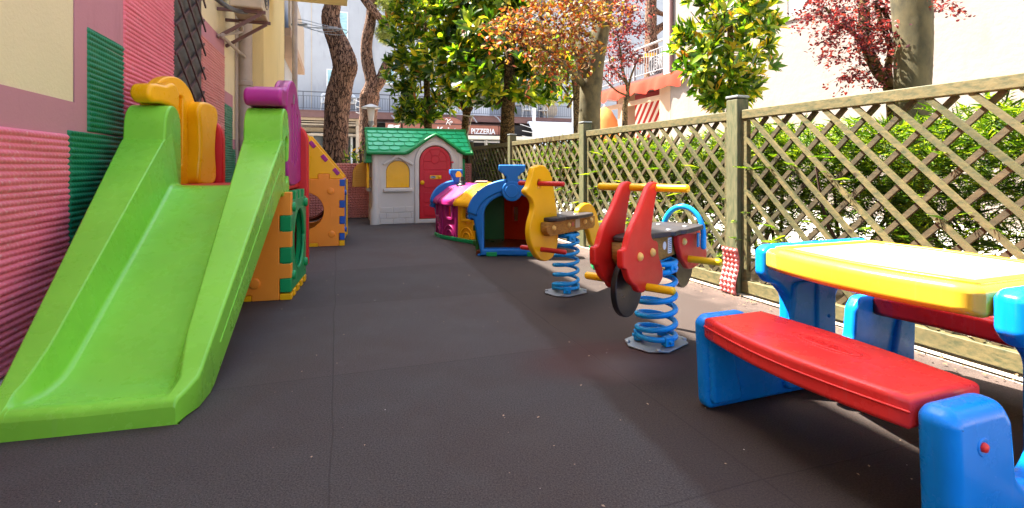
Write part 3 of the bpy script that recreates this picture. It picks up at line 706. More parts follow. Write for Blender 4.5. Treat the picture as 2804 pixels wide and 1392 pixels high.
# red back frame with arched posts
rf = M(); fr_ = FSA(2.02)
def post_out(b0, b1, zlow, ztop_): return [(b0, zlow), (b1, zlow)]+[((b0+b1)/2+(b1-b0)/2*math.cos(t), ztop_-.12+.12*math.sin(t)) for t in np.linspace(0, PI, 12)]
rf.prism(fr_, [post_out(-.60, -.47, .60, 1.045)], 0, .06, .014, 4)
rf.prism(fr_, [post_out(-.12, .045, .10, 1.03)], 0, .06, .014, 4)
rf.prism(fr_, [rectp(-.78, .1, .02, .64, .03)], .005, .05, .01)
rf.build('back_frame', M_RED, tw)

# ------------------------------------------------------------------ puzzle cube house
PO = V(-1.593, 4.86, 0); PA = V(-.285, .96, 0).normalized(); PB = V(.96, .285, 0).normalized()
def PP(a, b, z): return PO+PA*a+PB*b+V(0, 0, z)
pz = thing('puzzle_house', PP(.35, -.35, 0), 'orange and yellow puzzle panel cube house with a round hole and gabled top', 'playhouse')
ff = Fr(PO, PB, (0, 0, 1), -PA); PW = .72; PH = .635
out = [(-PW, 0), (-.33, 0), (-.33, .035), (-.235, .035), (-.235, 0), (-.05, 0)]
for za, zb_, x in ((.0, .055, -.05), (.055, .12, -.05), (.12, .205, 0), (.205, .28, -.045), (.28, .36, 0), (.36, .43, -.045), (.43, .51, 0), (.51, .56, -.0), (.56, PH, -.0)): out += [(x, za), (x, zb_)]
out += [(-.135, PH), (-.135, PH+.045), (-.235, PH+.045), (-.235, PH), (-.49, PH), (-.49, PH+.045), (-.59, PH+.045), (-.59, PH), (-PW, PH)]
oo = []
for p in out:
    if not oo or (abs(oo[-1][0]-p[0])+abs(oo[-1][1]-p[1])) > 1e-6: oo.append(p)
hole = circ(-.36, .335, .175, 36)
m = M(); m.prism(ff, [fillet(oo, .006, 2), hole], -.045, 0, .006)
for b_, z_ in ((-.125, .52), (-.115, .115)): m.lathe(ff.P(b_, z_, 0), [(.0, .008), (.026, .008), (.031, .005), (.032, -.003)], 24, ff.n)
m.prism(ff, [rectp(-.125, .27, -.085, .37, .004)], -.002, .002, .001)
m.build('front_panel', M_ORG, pz)
fbk = Fr(PP(PW, 0, 0), PB, (0, 0, 1), -PA)
m = M(); m.prism(fbk, [rectp(-PW, 0, 0, PH, .006), circ(-.36, .335, .175, 36)], 0, .045, .006); m.build('back_panel', M_ORG, pz)
fg = Fr(PP(.01, 0, 0), PB, (0, 0, 1), -PA)
for f_ in (fg, Fr(PP(PW, 0, 0), PB, (0, 0, 1), -PA)):
    m = M(); gp = [(-PW, PH+.002), (-.592, PH+.002), (-.592, PH+.047), (-.488, PH+.047), (-.488, PH+.002), (-.237, PH+.002), (-.237, PH+.047), (-.133, PH+.047), (-.133, PH+.002), (-.01, PH+.002), (-.01, PH+.02), (-.345, 1.075), (-.375, 1.075), (-PW, PH+.02)]
    m.prism(f_, [fillet(gp, .006, 2)], -.045, -.001, .006); m.build('gable_panel', M_YEL, pz)
rd = (V(0, 0, 0)+PB*.36+V(0, 0, -.43)).normalized()
for sgn in (1, -1):
    ax = (PB*.345*sgn+V(0, 0, -.415)).normalized(); nn = (PB*.415*sgn+V(0, 0, .345)).normalized()
    top = ff.P(-.36+.012*sgn, 1.062, 0)
    f3 = Fr(top, ax, PA, nn)
    L = .545; pts = [(.02, .0)]
    m = M(); m.prism(f3, [rectp(.015, .05, L-.02, PW-.05, .006)], -.05, -.03, .006)
    for k in range(3): m.prism(f3, [rectp(.085+k*.165, .002, .155+k*.165, .06, .006)], -.037, .001, .006)
    m.build('roof_panel', M_PURP, pz)
fsd = Fr(PO, PA, (0, 0, 1), PB)
m = M(); m.prism(fsd, [rectp(.047, .05, PW-.047, PH-.01, .006), circ(.36, .335, .175, 36)], -.045, -.002, .006)
for za, zb_ in ((.056, .118), (.207, .278), (.362, .428), (.565, .63)): m.prism(ff, [rectp(-.044, za, .0025, zb_, .006)], -.046, .003, .006)
for z_ in (.14, .50): m.lathe(fsd.P(.12, z_, 0), [(.026, -.01), (.026, .012), (.02, .018), (0, .018)], 18, PB)
m.build('side_panel', plastic('deep blue plastic', '#1d56b4', .38, .08, k=.85), pz)
m = M()
for k in range(4): m = M(); m.prism(fsd, [rectp(.05+k*.17, .06+0*k, .12+k*.17, .12, .006)], -.04, .008, .006); m.build('edge_peg', M_YEL, pz)
m = M()
m.prism(fsd, [rectp(PW-.05, .02, PW, PH-.02, .006)], -.046, .014, .006); m.build('edge_strip', M_YEL, pz)
for r_ in ((-.328, 0, -.237, .033), (-.048, 0, .002, .05), (-.56, 0, -.47, .033)): m = M(); m.prism(ff, [rectp(*r_, .005)], -.04, .0015, .005); m.build('edge_peg', M_YEL, pz)
m = M(); m.prism(Fr(PP(.05, -PW, 0), PA, (0, 0, 1), PB), [rectp(0, 0, PW-.1, PH, .006)], 0, .045, .006); m.build('side_panel', M_YEL, pz, label='yellow side panel towards the wall')
# brown ribbed rocker seen through the hole
m = M()
for k in range(9):
    f_ = k/8
    m.tube([PP(.20+.05*0+f_*.22, -.36+.20*math.cos(t), .40+.155*math.sin(t)-.01*k*.4) for t in np.linspace(PI*1.03, PI*1.97, 18)], .014, 8)
M_BRN = plastic('brown plastic', '#7d3520', .35, .15, k=.9)
m.build('ribbed_toy', M_BRN, None, label='brown ribbed curved plastic toy seen through the round hole', cat='toy')

# ------------------------------------------------------------------ playhouse
HO = V(-1.80, 6.60, 0); HB = WN; HA = WU
hs = thing('playhouse', HO+HB*.55+HA*.4, 'cream playhouse with green shingled roof, red arched door and yellow window', 'playhouse')
FH = Fr(HO, HB, (0, 0, 1), -HA)
fx = lambda x: FH.un(x, 457)[0]
HW = FH.un(1266, 457)[0]; HD = .78; HE = .965
x0 = .0; xw0, xw1 = fx(1057), fx(1122); xd0, xd1 = fx(1148), fx(1235)
dz0, dz1 = .055, 0
dc = (xd0+xd1)/2; dr = (xd1-xd0)/2; dtop = FH.un(1192, 400)[1]; dspring = dtop-dr
wc = (xw0+xw1)/2; wrd = (xw1-xw0)/2; wtop = FH.un(1089, 440)[1]; wbot = FH.un(1089, 515)[1]
pk = FH.un(1199, 372)[1]
run_ = HD/2+.06; zlo_ = HE-.03; ang_ = math.atan2(1.262-zlo_, run_); gx = .40; gh = (pk-zlo_)/math.sin(ang_)+.02
def gab(n=16, k=0):
    pts = []
    for i in range(n+1):
        t = -1+2*i/n; s = .35*(.5+.5*math.cos(PI*t))+.65*max(0, 1-abs(t)*1.02); pts.append((dc+t*(gx+k), gh*s))
    return pts
wall = [(x0, 0), (HW, 0), (HW, HE)]+[(a_, zlo_+z_*math.sin(ang_)-.004) for a_, z_ in gab(20)[::-1] if z_ > .05 and a_ < HW-.02]+[(x0, HE)]
_unused = fillet([(x0, 0), (HW, 0), (HW, HE), (dc+.36, HE), (dc+.2, pk-.12), (dc, pk-.03), (dc-.2, pk-.12), (dc-.36, HE), (x0, HE)], [.03, .03, 0, .05, .05, .05, .05, .05, 0], 5)
wh = [(wc-wrd, wbot), (wc+wrd, wbot)]+circ(wc, wtop-wrd, wrd, 14, a0=0, a1=PI)
dh = [(xd0, dz0), (xd1, dz0)]+circ(dc, dspring, dr, 18, a0=0, a1=PI)
m = M(); m.prism(FH, [wall, wh, dh], -.05, 0, .008)
# rounded corner column, bricks
for cx_ in (.035, HW-.035):
    m.loft([[FH.P(cx_+(.045+.02*(z < .2))*math.cos(t), z, -.04+(.052+.018*(z < .2))*math.sin(t)) for t in np.linspace(-.2, PI+.2, 14)] for z in (0.0, .19, .215, .5, HE)], caps=False)
bz = [0, .075, .15, .225]
for r in range(3):
    off = [.0, .09, 0][r]; a_ = .1-off
    while a_ < xd0-.10:
        b_ = min(a_+.155, xd0-.07); aa = max(a_, .085)
        if b_-aa > .03: m.prism(FH, [rectp(aa+.003, bz[r]+.003, b_-.003, bz[r+1]-.003, .008)], -.003, .008, .004, 2)
        a_ += .16
m.tube([FH.P(.098, z, .001) for z in (.0, .5, HE)], .003, 5)
# side and back walls
FHS = Fr(HO, HA, (0, 0, 1), -HB)
sw = [(0, 0), (HD, 0), (HD, HE), (HD/2, 1.23), (0, HE)]
swin = [(.25, wbot), (.53, wbot)]+circ(.39, wtop-.14, .14, 12, a0=0, a1=PI)
m.prism(FHS, [sw, swin], -.05, -.001, .006); m.prism(Fr(HO+HB*(HW-.05), HA, (0, 0, 1), -HB), [sw], -.05, 0, .006)
m.prism(Fr(HO+HA*HD, HB, (0, 0, 1), -HA), [rectp(0, 0, HW, HE, .01)], 0, .05, .006)
for r in range(3):
    for k in range(5): m.prism(FHS, [rectp(.01+k*.15+(.07 if r % 2 else 0), bz[r]+.003, .15+k*.15+(.07 if r % 2 else 0), bz[r+1]-.003, .008)], -.003, .008, .004, 2)
m.build('wall', M_CREAM, hs)
# door surround, door
ri, ro = dr+.004, dr+.062
sur = [(dc-ro, 0.0), (dc+ro, 0.0), (dc+ro, dspring)]+circ(dc, dspring, ro, 20, a0=0, a1=PI)[1:-1]+[(dc-ro, dspring)]
suh = [(dc-ri, dz0-.004), (dc+ri, dz0-.004)]+circ(dc, dspring, ri, 20, a0=0, a1=PI)
m = M(); m.prism(FH, [fillet(sur[:2], 0) if False else sur, suh], -.01, .026, .012, 4); m.build('door_surround', M_CREAM, hs)
dr_ = M(); dout = [(xd0+.006, dz0+.004), (xd1-.006, dz0+.004)]+circ(dc, dspring, dr-.006, 20, a0=0, a1=PI)
dr_.prism(FH, [dout], -.035, .008, .006)
def rim(m, lp, t, r=.0055): m.tube([FH.P(a, z, t) for a, z in lp+lp[:2]], r, 6, False)
k_ = dr*.72
fan = [(dc-k_, dspring-.10), (dc+k_, dspring-.10), (dc+k_, dspring+.02)]+circ(dc, dspring+.02, k_, 12, a0=0, a1=PI)[1:]
rim(dr_, fan, .008); rim(dr_, circ(dc, dspring+.03, .055, 18), .008)
dr_.tube([FH.P(dc-k_, dspring+.01, .008), FH.P(dc-.055, dspring+.01, .008)], .005, 6); dr_.tube([FH.P(dc+.055, dspring+.01, .008), FH.P(dc+k_, dspring+.01, .008)], .005, 6)
for s in (-1, 1): dr_.tube([FH.P(dc+s*.04, dspring+.075, .008), FH.P(dc+s*.09, dspring+.17, .008)], .005, 6)
for za, zb_ in ((.47, .69), (.27, .41), (.10, .235)): dr_.prism(FH, [rectp(dc-k_, za, dc+k_, zb_, .025)], .003, .013, .005, 3)
dob = dr_.build('door', M_DOOR, hs)
m = M(); m.lathe(FH.P(xd0+.035, .54, .01), [(.012, 0), (.012, .015), (.026, .02), (.029, .032), (.022, .042), (0, .045)], 20, FH.n); m.build('door_knob', M_YEL, dob)
m = M(); m.prism(FH, [rectp(dc-.075, .585, dc+.08, .635, .01)], .012, .02, .004); m.lathe(FH.P(dc+.052, .61, .02), [(.02, 0), (.018, .008), (0, .011)], 16, FH.n); m.build('letter_plate', M_YEL, dob)
M_NAVY = plain('navy enamel', '#1b2c63', .4)
m = M(); m.prism(FH, [circ(dc-.032, .61, .036, 24, rz=.017)], .019, .023, .001, 1); m.build('oval_badge', M_NAVY, dob)
text('chicco', FH, dc-.032, .6035, .027, .0245, M_SIGNL, 'badge_lettering', dob, ext=.0008, align='CENTER', bold=.01)
m = M(); m.box(FH, xd1-.01, xd1+.03, .80, .822, .0, .031); m.build('hinge', M_DOOR, dob)
# window
m = M(); wi = [(wc-wrd+.004, wbot+.004), (wc+wrd-.004, wbot+.004)]+circ(wc, wtop-wrd, wrd-.004, 14, a0=0, a1=PI)
m.prism(FH, [wi], -.04, -.012, .004); wn_ = m.build('window', M_YEL, hs, label='closed yellow arched window shutter')
m = M(); m.prism(FH, [rectp(wc-wrd-.035, wbot-.05, wc+wrd+.035, wbot-.004, .01)], -.002, .045, .012, 4); m.build('sill', M_CREAM, wn_)
m = M(); c0 = wtop+.005
can = [(wc-wrd-.045, c0-.045), (wc-wrd-.03, c0-.07), (wc, c0+.03), (wc+wrd+.03, c0-.07), (wc+wrd+.045, c0-.045), (wc+.05, c0+.055), (wc+.03, c0+.075), (wc-.03, c0+.075), (wc-.05, c0+.055)]
m.prism(FH, [fillet(can, .008, 3)], -.002, .035, .01, 4); m.build('canopy', M_CREAM, wn_)
# side shutters
m = M()
for a_, base in ((.545, .545), ):
    f_ = Fr(FHS.P(a_, 0, 0), -HB, (0, 0, 1), -HA)
    sh = [(.01, wbot), (.235, wbot), (.235, wbot+.03)]+[(.235*math.cos(t)*.98, wtop-.17+.17*math.sin(t)) for t in np.linspace(.05, PI/2*.94, 8)]+[(.01, wtop)]
    m.prism(f_, [sh], -.012, .012, .006)
    for k in range(9): m.prism(f_, [rectp(.03, wbot+.02+k*.031, .20-.004*max(0, k-5)**2, wbot+.044+k*.031, .006)], .008, .016, .003, 2)
m.build('shutter', M_ORG if False else plastic('shutter yellow', '#eda21a', .4, .06, k=.9), hs, label='open yellow louvred shutter sticking out to the left')
m = M(); f_ = Fr(FHS.P(.24, 0, .0), HA, (0, 0, 1), -HB); m.prism(f_, [fillet([(-.23, wbot), (.0, wbot), (.0, wtop), (-.1, wtop), (-.23, wtop-.12)], .01, 3)], .045, .07, .008); m.box(f_, -.02, 0, wbot+.1, wbot+.14, 0, .05); m.build('shutter', M_YEL, hs, label='yellow shutter folded back along the side wall')
m = M(); m.prism(FHS, [rectp(.2, wbot-.05, .58, wbot-.004, .01)], 0, .06, .012, 4); m.build('side_sill', M_CREAM, hs)
# roof
rz_ = 1.262; ov = .06
r0, r1 = -.065, FH.un(1288, 457)[0]+.015
run = HD/2+ov; zlo = HE-.03; ang = math.atan2(rz_-zlo, run)
FRf = Fr(HO+HA*(HD/2)+V(0, 0, rz_), HB, (-HA*math.cos(ang)*-1*-1+V(0, 0, -math.sin(ang))).normalized()*-1, None)
up = (HA*math.cos(ang)+V(0, 0, math.sin(ang))).normalized(); nr = HB.cross(up).normalized()
if nr.z < 0: nr = -nr
FRf = Fr(HO-HA*ov+V(0, 0, zlo), HB, up, nr); Ls = run/math.cos(ang)
# gable dormer wave over the door: cut in the slope, outline follows the arch
gx = .40; gh = (pk-zlo)/math.sin(ang)+.02
def gab(n=16, k=0):
    pts = []
    for i in range(n+1):
        t = -1+2*i/n; s = .5+.5*math.cos(PI*min(1, abs(t))) if True else 0
        s = max(0, 1-abs(t))**.9; s = .35*(.5+.5*math.cos(PI*t))+.65*max(0, 1-abs(t)*1.02)
        pts.append((dc+t*(gx+k), gh*s))
    return pts
slope = [(r0, 0)]+gab()+[(r1, 0), (r1-.01, Ls), (r0, Ls)]
slope = [p for i, p in enumerate(slope) if i == 0 or (abs(p[0]-slope[i-1][0])+abs(p[1]-slope[i-1][1])) > 1e-4]
rf_ = M(); rf_.prism(FRf, [slope], -.03, 0, .008)
zhi = lambda: None
f_b = Fr(HO+HA*(HD+ov)+V(0, 0, zlo), HB, (-HA*math.cos(ang)+V(0, 0, math.sin(ang))), (HA*math.sin(ang)+V(0, 0, math.cos(ang))))
rf_.prism(f_b, [rectp(r0, 0, r1, Ls, .01)], -.03, 0, .008)
shg = M(); rows_n = 5; dz = (Ls-.05)/rows_n
for r in range(rows_n):
    a_ = r0+.012-(.07 if r % 2 else 0)
    while a_ < r1-.03:
        b_ = a_+.128; z0 = .045+r*dz; aa, bb = max(a_, r0+.012), min(b_, r1-.015)
        mid_ = (aa+bb)/2; t_ = abs(mid_-dc)/gx; gz = 0 if t_ >= 1.12 else gh*(.35*(.5+.5*math.cos(PI*min(1, t_*.9)))+.65*max(0, 1-max(0, t_-.16)*1.02))
        if bb-aa > .03 and z0 > gz+.0:
            w_ = bb-aa; sc_ = [(aa+w_*.02, z0+.022), (aa+w_*.18, z0+.006), (aa+w_*.5, z0), (bb-w_*.18, z0+.006), (bb-w_*.02, z0+.022), (bb, z0+dz*.93), (aa, z0+dz*.93)]
            h0 = .010
            f2 = Fr(FRf.P(0, z0, .0), FRf.ax, (FRf.az-FRf.n*(h0/dz)).normalized(), FRf.n)
            shg.prism(f2, [fillet([(p[0], p[1]-z0) for p in sc_], .004, 2)], .001, h0+.004, .004, 2)
        a_ += .136
rob = rf_.build('roof', M_ROOF, hs); shg.build('shingles', M_SHINGLE, rob)
m = M(); m.tube([HO+HA*(HD/2)+HB*a_+V(0, 0, rz_+.0) for a_ in (r0, .3, .7, r1)], .028, 12)
# eave trim following the dormer, dormer roof
edge_pts = [(r0, 0)]+gab(24)+[(r1, 0)]
m.tube([FRf.P(a_, z_, -.012) for a_, z_ in edge_pts], .022, 10)
m.tube([FRf.P(r1-.005, z_, -.008) for z_ in (0, Ls*.5, Ls)], .02, 8); m.tube([FRf.P(r0, z_, -.008) for z_ in (0, Ls*.5, Ls)], .02, 8)
m.build('roof_trim', M_ROOFE, rob)
m = M(); gg = gab(24)
front = [HO-HA*(ov-.012)+HB*a_+V(0, 0, zlo+z_*math.sin(ang)+.0) for a_, z_ in gg]; backp = [FRf.P(a_, z_, .003) for a_, z_ in gg]
m.loft([front, backp], caps=False)
m.tube(front, .02, 10); m.build('dormer_roof', M_ROOFE, rob)
if 0: m = M(); m.prism(Fr(HO-HA*(ov-.03), HB, (0, 0, 1), -HA), [[(gg[0][0], HE-.03)]+[(a_, zlo+z_*math.sin(ang)-.012) for a_, z_ in gg]+[(gg[-1][0], HE-.03)]], -.06, 0, .002, 1); m.build('dormer_face', M_CREAM, hs)
# green side lappet under the left gable
m = M()
for k in range(4): m.prism(Fr(HO+HA*.05, HA, (0, 0, 1), -HB), [rectp(-.06+.03*k, .80+k*.045, .62, .85+k*.045, .01)], .01, .085-.004*k, .008)
m.build('gable_skirt', M_ROOFE, hs)
m = M()
m.prism(Fr(HO+HB*HW+HA*.1, HA, (0, 0, 1), HB), [rectp(0, .28, .5, .86, .03)], 0, .06, .012)
for i in range(9):
    for j in range(11): m.prism(Fr(HO+HB*HW+HA*.1, HA, (0, 0, 1), HB), [rectp(.02+i*.053, .30+j*.05, .06+i*.053, .34+j*.05, .006)], .058, .068, .003, 2)
m.build('grid_screen', M_TEAL, None, label='green grid panel behind the right side of the cream playhouse', cat='screen')
# ------------------------------------------------------------------ train tunnel
tt = thing('train_tunnel', V(-.25, 4.8, 0), 'blue fronted toy train tunnel with purple, yellow and green wagons', 'play tunnel')
def arch_front(fr, hw, H, open_hw, z_sill, thick, chim, M_, wheel=True, parent=tt, label=None):
    zc = H-hw
    outer = fillet([(-hw, 0), (hw, 0), (hw, .30), (hw+.05, .315), (hw+.055, .345)], [.015, .015, 0, .006, .01], 3)
    outer += [((hw+.05)*math.cos(t), .36+(H-.36)*math.sin(t)) for t in np.linspace(.06, PI-.06, 26)]
    outer += fillet([(-hw-.055, .345), (-hw-.05, .315), (-hw, .30)], [.01, .006, 0], 3)
    oh = open_hw
    op = fillet([(-oh, z_sill), (oh, z_sill)], .0)+[(oh*math.cos(t), .345+(H-.13-.345)*math.sin(t)) for t in np.linspace(0, PI, 24)]
    m = M(); m.prism(fr, [outer, op], -thick, 0, .016, 4)
    # raised outer hood
    hood = [((hw+.052)*math.cos(t), .36+(H-.36)*math.sin(t)) for t in np.linspace(.03, PI-.03, 26)]+[((hw-.03)*math.cos(t), .335+(H-.36-.075)*math.sin(t)) for t in np.linspace(PI-.03, .03, 26)]
    m.prism(fr, [hood], -thick*.8, .02, .014, 4)
    cw, ch = chim
    c_ = [(-cw*.42, H-.03), (cw*.42, H-.03), (cw*.44, H+ch*.18), (cw, H+ch*.62), (cw, H+ch), (-cw, H+ch), (-cw, H+ch*.62), (-cw*.44, H+ch*.18)]
    m.prism(fr, [fillet(c_, .012, 4)], -thick*.75, .03, .012, 4)
    if wheel:
        r_ = .086; m.prism(fr, [circ(0, H-.10, r_, 36)], -.02, .034, .012, 4); m.prism(fr, [circ(0, H-.10, r_*.66, 32)], .02, .042, .006, 3)
        f0 = [(-.03, H-.1), (.03, H-.1), (.035, H+.03), (-.035, H+.03)]
    return m.build('tunnel_arch', M_, parent, label=label)
TF = Fr(V(.0, 4.27, 0), (1, 0, 0), (0, 0, 1), (0, -1, 0))
arch_front(TF, .322, .648, .235, .062, .10, (.112, .118), M_TRAINBLUE)
for x in (-.17, .17): m = M(); m.prism(TF, [rectp(x-.045, .0, x+.045, .038, .006)], -.05, .003, .005); m.build('base_peg', M_TEAL, tt)
rb = V(-.615, 5.63, 0); rdx = V(.96, .28, 0).normalized(); rdn = V(.28, -.96, 0).normalized()
TR = Fr(rb, rdx, (0, 0, 1), rdn)
arch_front(TR, .20+.03, .60, .17, .05, .09, (.07, .12), M_TRAINBLUE, wheel=False, label='rear blue arch with a small chimney')
m = M(); c_ = TR.P(.02, .665, .032); m.prism(Fr(c_, rdx, (0, 0, 1), rdn), [fillet([(-.028, -.03), (.028, -.03), (.034, .005), (0.015, .034), (-.015, .034), (-.034, .005)], .008)], 0, .003, .001, 1); m.build('sticker', plastic('sticker yellow', '#e9d23a', .5, .05), tt)
# wagons: (left-front ground point, left-rear) chain, roofs
def wagon(pA, pB, pC, pD, mat, roofz, wallz, parent, win=True, floor=True, arc=True):
    """pA left near, pB left far, pC right far, pD right near (ground)"""
    ob = None
    m = M()
    for (p, q, sg) in ((pA, pB, -1), (pD, pC, 1)):
        ax = (q-p).normalized(); L = (q-p).length; nrm = V(-ax.y, ax.x, 0)*(1 if sg < 0 else -1)
        f = Fr(p, ax, (0, 0, 1), nrm)
        holes = []
        wc_ = L*.5
        if win: holes = [fillet(rectp(wc_-.05, .235, wc_+.05, .345), .012, 3)]
        m.prism(f, [fillet(rectp(.0, .035, L, wallz), .006, 2)]+holes, -.03, 0, .005)
        if win: m.prism(f, [fillet(rectp(wc_-.075, .205, wc_+.075, .372), .02, 4), fillet(rectp(wc_-.05, .235, wc_+.05, .345), .012, 3)], -.002, .014, .006, 3)
        if arc: 
            for rr in (.095, .055): m.tube([f.P(wc_+rr*math.cos(t), .04+rr*1.15*math.sin(t), .002) for t in np.linspace(0, PI, 16)], .008, 6, False)
        m.tube([f.P(.02, z, .001) for z in (.04, wallz)], .008, 6); m.tube([f.P(L-.02, z, .001) for z in (.04, wallz)], .008, 6)
    # roof: rows across at near and far
    rows = []
    for p, q in ((pA, pD), (pB, pC)):
        ax = (q-p).normalized(); W_ = (q-p).length; c = (p+q)/2
        prof = [(-W_/2-.035, wallz-.03), (-W_/2-.04, wallz-.012), (-W_/2-.02, wallz+.02), (-W_*.36, wallz+(roofz-wallz)*.55), (-W_*.26, wallz+(roofz-wallz)*.82), (-W_*.13, roofz-.01), (0, roofz)]
        prof = prof+[(-a, z) for a, z in prof[::-1][1:]]
        rows.append([c+ax*a+V(0, 0, z) for a, z in prof])
    d = (rows[1][6]-rows[0][6]).normalized()*.012
    rr = [rows[0]]
    for k in range(1, 6):
        t = k/6; rr.append([a*(1-t)+b*t for a, b in zip(rows[0], rows[1])])
    rr.append(rows[1]); m.loft(rr, caps=False)
    m.loft([[p-V(0, 0, .012) for p in r][::-1] for r in rr], caps=False)
    for r in (rows[0], rows[-1]): m.tube([p-V(0, 0, .006) for p in r], .011, 8)
    return m
l0, l1, l2, l3 = V(-.345, 4.92, 0), V(-.545, 5.13, 0), V(-.74, 5.36, 0), V(-.83, 5.58, 0)
q0, q1, q2, q3 = V(.26, 5.02, 0), V(.05, 5.35, 0), V(-.18, 5.62, 0), V(-.40, 5.78, 0)
wagon(l2+V(.0, 0, 0), l3, q3, q2, M_MAG, .56, .40, tt).build('wagon', M_MAG, tt, label='purple wagon section')
wagon(l1, l2, q2, q1, M_MAG, .575, .40, tt).build('wagon', M_MAG, tt, label='purple wagon section with window')
wagon(l0, l1, q1, q0, M_YEL, .59, .40, tt).build('wagon', M_YEL, tt, label='yellow wagon section')
# front room: dark green left wall, orange right wall, brown floor
A0, A1, B1, B0 = V(-.31, 4.33, 0), V(-.345, 4.92, 0), V(.27, 5.02, 0), V(.315, 4.33, 0)
m = M(); f = Fr(A0, (A1-A0).normalized(), (0, 0, 1), V(-1, -.06, 0)); L = (A1-A0).length
m.prism(f, [rectp(.03, .03, L, .42, .006), fillet(rectp(L*.5-.05, .235, L*.5+.05, .345), .012, 3)], -.03, 0, .006)
for z in (.07, .2, .33): m.prism(f, [rectp(.05, z, .12, z+.05, .01)], -.01, .02, .008)
m.build('tunnel_wall', M_DKGREEN, tt, label='dark green inner wall with window')
mid = V(.02, 5.0, 0)
m = M(); f = Fr(V(-.08, 5.02, 0), (V(.33, 4.86, 0)-V(-.08, 5.02, 0)).normalized(), (0, 0, 1)); L = .44
m.prism(f, [rectp(0, .03, L, .52, .01), fillet(rectp(.10, .22, .15, .36), .012, 3), fillet(rectp(.25, .20, .30, .35), .012, 3)], -.03, 0, .006)
for c_ in (.125, .275): m.prism(f, [fillet(rectp(c_-.055, .19, c_+.04, .375), .02, 4), fillet(rectp(c_-.025, .22, c_+.025, .36), .01, 3)], -.002, .012, .006, 3)
m.build('tunnel_wall', M_ORANGE2, tt, label='bright orange inner wall with two windows')
m = M(); f = Fr(V(-.345, 4.98, 0), (1, 0, 0), (0, 0, 1)); m.prism(f, [rectp(-.0, .03, .27, .52, .01)], -.02, .0, .006); m.build('tunnel_wall', M_DKGREEN, tt, label='dark green rear inner wall')
m = M(); f = Fr(B0, (V(.34, 4.86, 0)-B0).normalized(), (0, 0, 1), V(1, 0, 0)); m.prism(f, [rectp(.03, .03, .53, .42, .006), rectp(.2, .235, .3, .345, .01)], -.03, 0, .006); m.build('tunnel_wall', M_ORANGE2, tt)
# front room roof shell
m = M(); rows = []
for yy, hw in ((4.31, .30), (4.55, .30), (4.80, .31), (5.0, .315)):
    prof = [(-hw-.04, .38), (-hw-.02, .42), (-hw*.78, .50), (-hw*.5, .565), (-hw*.25, .59), (0, .6)]; prof += [(-a, z) for a, z in prof[::-1][1:]]
    rows.append([V(a-.03*(yy-4.31), yy, z) for a, z in prof])
m.loft(rows, caps=False); m.loft([[p-V(0, 0, .012) for p in r][::-1] for r in rows], caps=False); m.build('roof_shell', M_DKGREEN, tt)
m = M(); fl = [V(-.30, 4.30, 0), V(.30, 4.30, 0), V(.33, 4.98, 0), V(.05, 5.35, 0), V(-.18, 5.6, 0), V(-.40, 5.76, 0), V(-.82, 5.56, 0), V(-.73, 5.34, 0), V(-.535, 5.12, 0), V(-.335, 4.93, 0)]
m.prism(Fr(V(0, 0, 0), (1, 0, 0), (0, 1, 0)), [[(p.x, p.y) for p in fl]], .004, .045, .006); m.build('tunnel_floor', M_FLOORB, tt)
m = M()
for p, q in ((l0, l1), (l1, l2), (l2, l3)): 
    ax = (q-p).normalized(); f = Fr(p, ax, (0, 0, 1), V(-ax.y, ax.x, 0)); m.prism(f, [rectp(0, 0, (q-p).length, .04, .006)], -.04, .018, .008)
m.build('base_rail', M_TEAL, tt)
m = M(); m.lathe(V(-.53, 5.42, .565), [(.0, .035), (.03, .035), (.034, .03), (.04, .0), (.06, -.004), (.06, -.02)], 18); m.lathe(V(-.525, 5.42, .6), [(0, .045), (.018, .045), (.02, .0)], 14); m.build('funnel', M_BLACK, tt)
m = M(); m.prism(Fr(V(-.30, 4.93, .592), (1, 0, 0), (0, 1, 0)), [rectp(-.05, -.04, .07, .05, .02)], 0, .022, .01, 3); m.build('hatch', plastic('dusty pink plastic', '#b98a84', .6, .1), tt)

# ------------------------------------------------------------------ spring riders
def spring(root, c, z0, z1, R, wire, turns, base, parent):
    m = M(); n = int(turns*26)
    pts = []
    for i in range(n+1):
        t = i/n; th = t*turns*2*PI; e = min(1, min(t, 1-t)/.09); zz = z0+(z1-z0)*(t if e >= 1 else t)
        pts.append(c+V(R*math.cos(th+base), R*math.sin(th+base), zz))
    m.tube(pts, wire, 10)
    m.tube([c+V(R*math.cos(t+base), R*math.sin(t+base), z0-.004) for t in np.linspace(-PI*1.6, 0, 30)], wire, 10)
    m.tube([c+V(R*math.cos(t+base+turns*2*PI), R*math.sin(t+base+turns*2*PI), z1+.004) for t in np.linspace(0, PI*1.6, 30)], wire, 10)
    return m.build('spring', M_SPRING, parent)
PAR = [None]
def clamps(c, z, R, m, ang):
    for k in range(3):
        th = ang+k*2*PI/3; d = V(math.cos(th), math.sin(th), 0); f = Fr(c+d*R, V(-d.y, d.x, 0), (0, 0, 1), d)
        m.prism(f, [rectp(-.022, z-.022, .022, z+.016, .004)], -.02, .014, .004)
        m.lathe(f.P(0, z-.003, .014), [(.008, 0), (.008, .006), (0, .008)], 6, d)
        m.build('spring_clamp', M_SPRING, PAR[0]); m.v = []; m.f = []; m.nm = {}
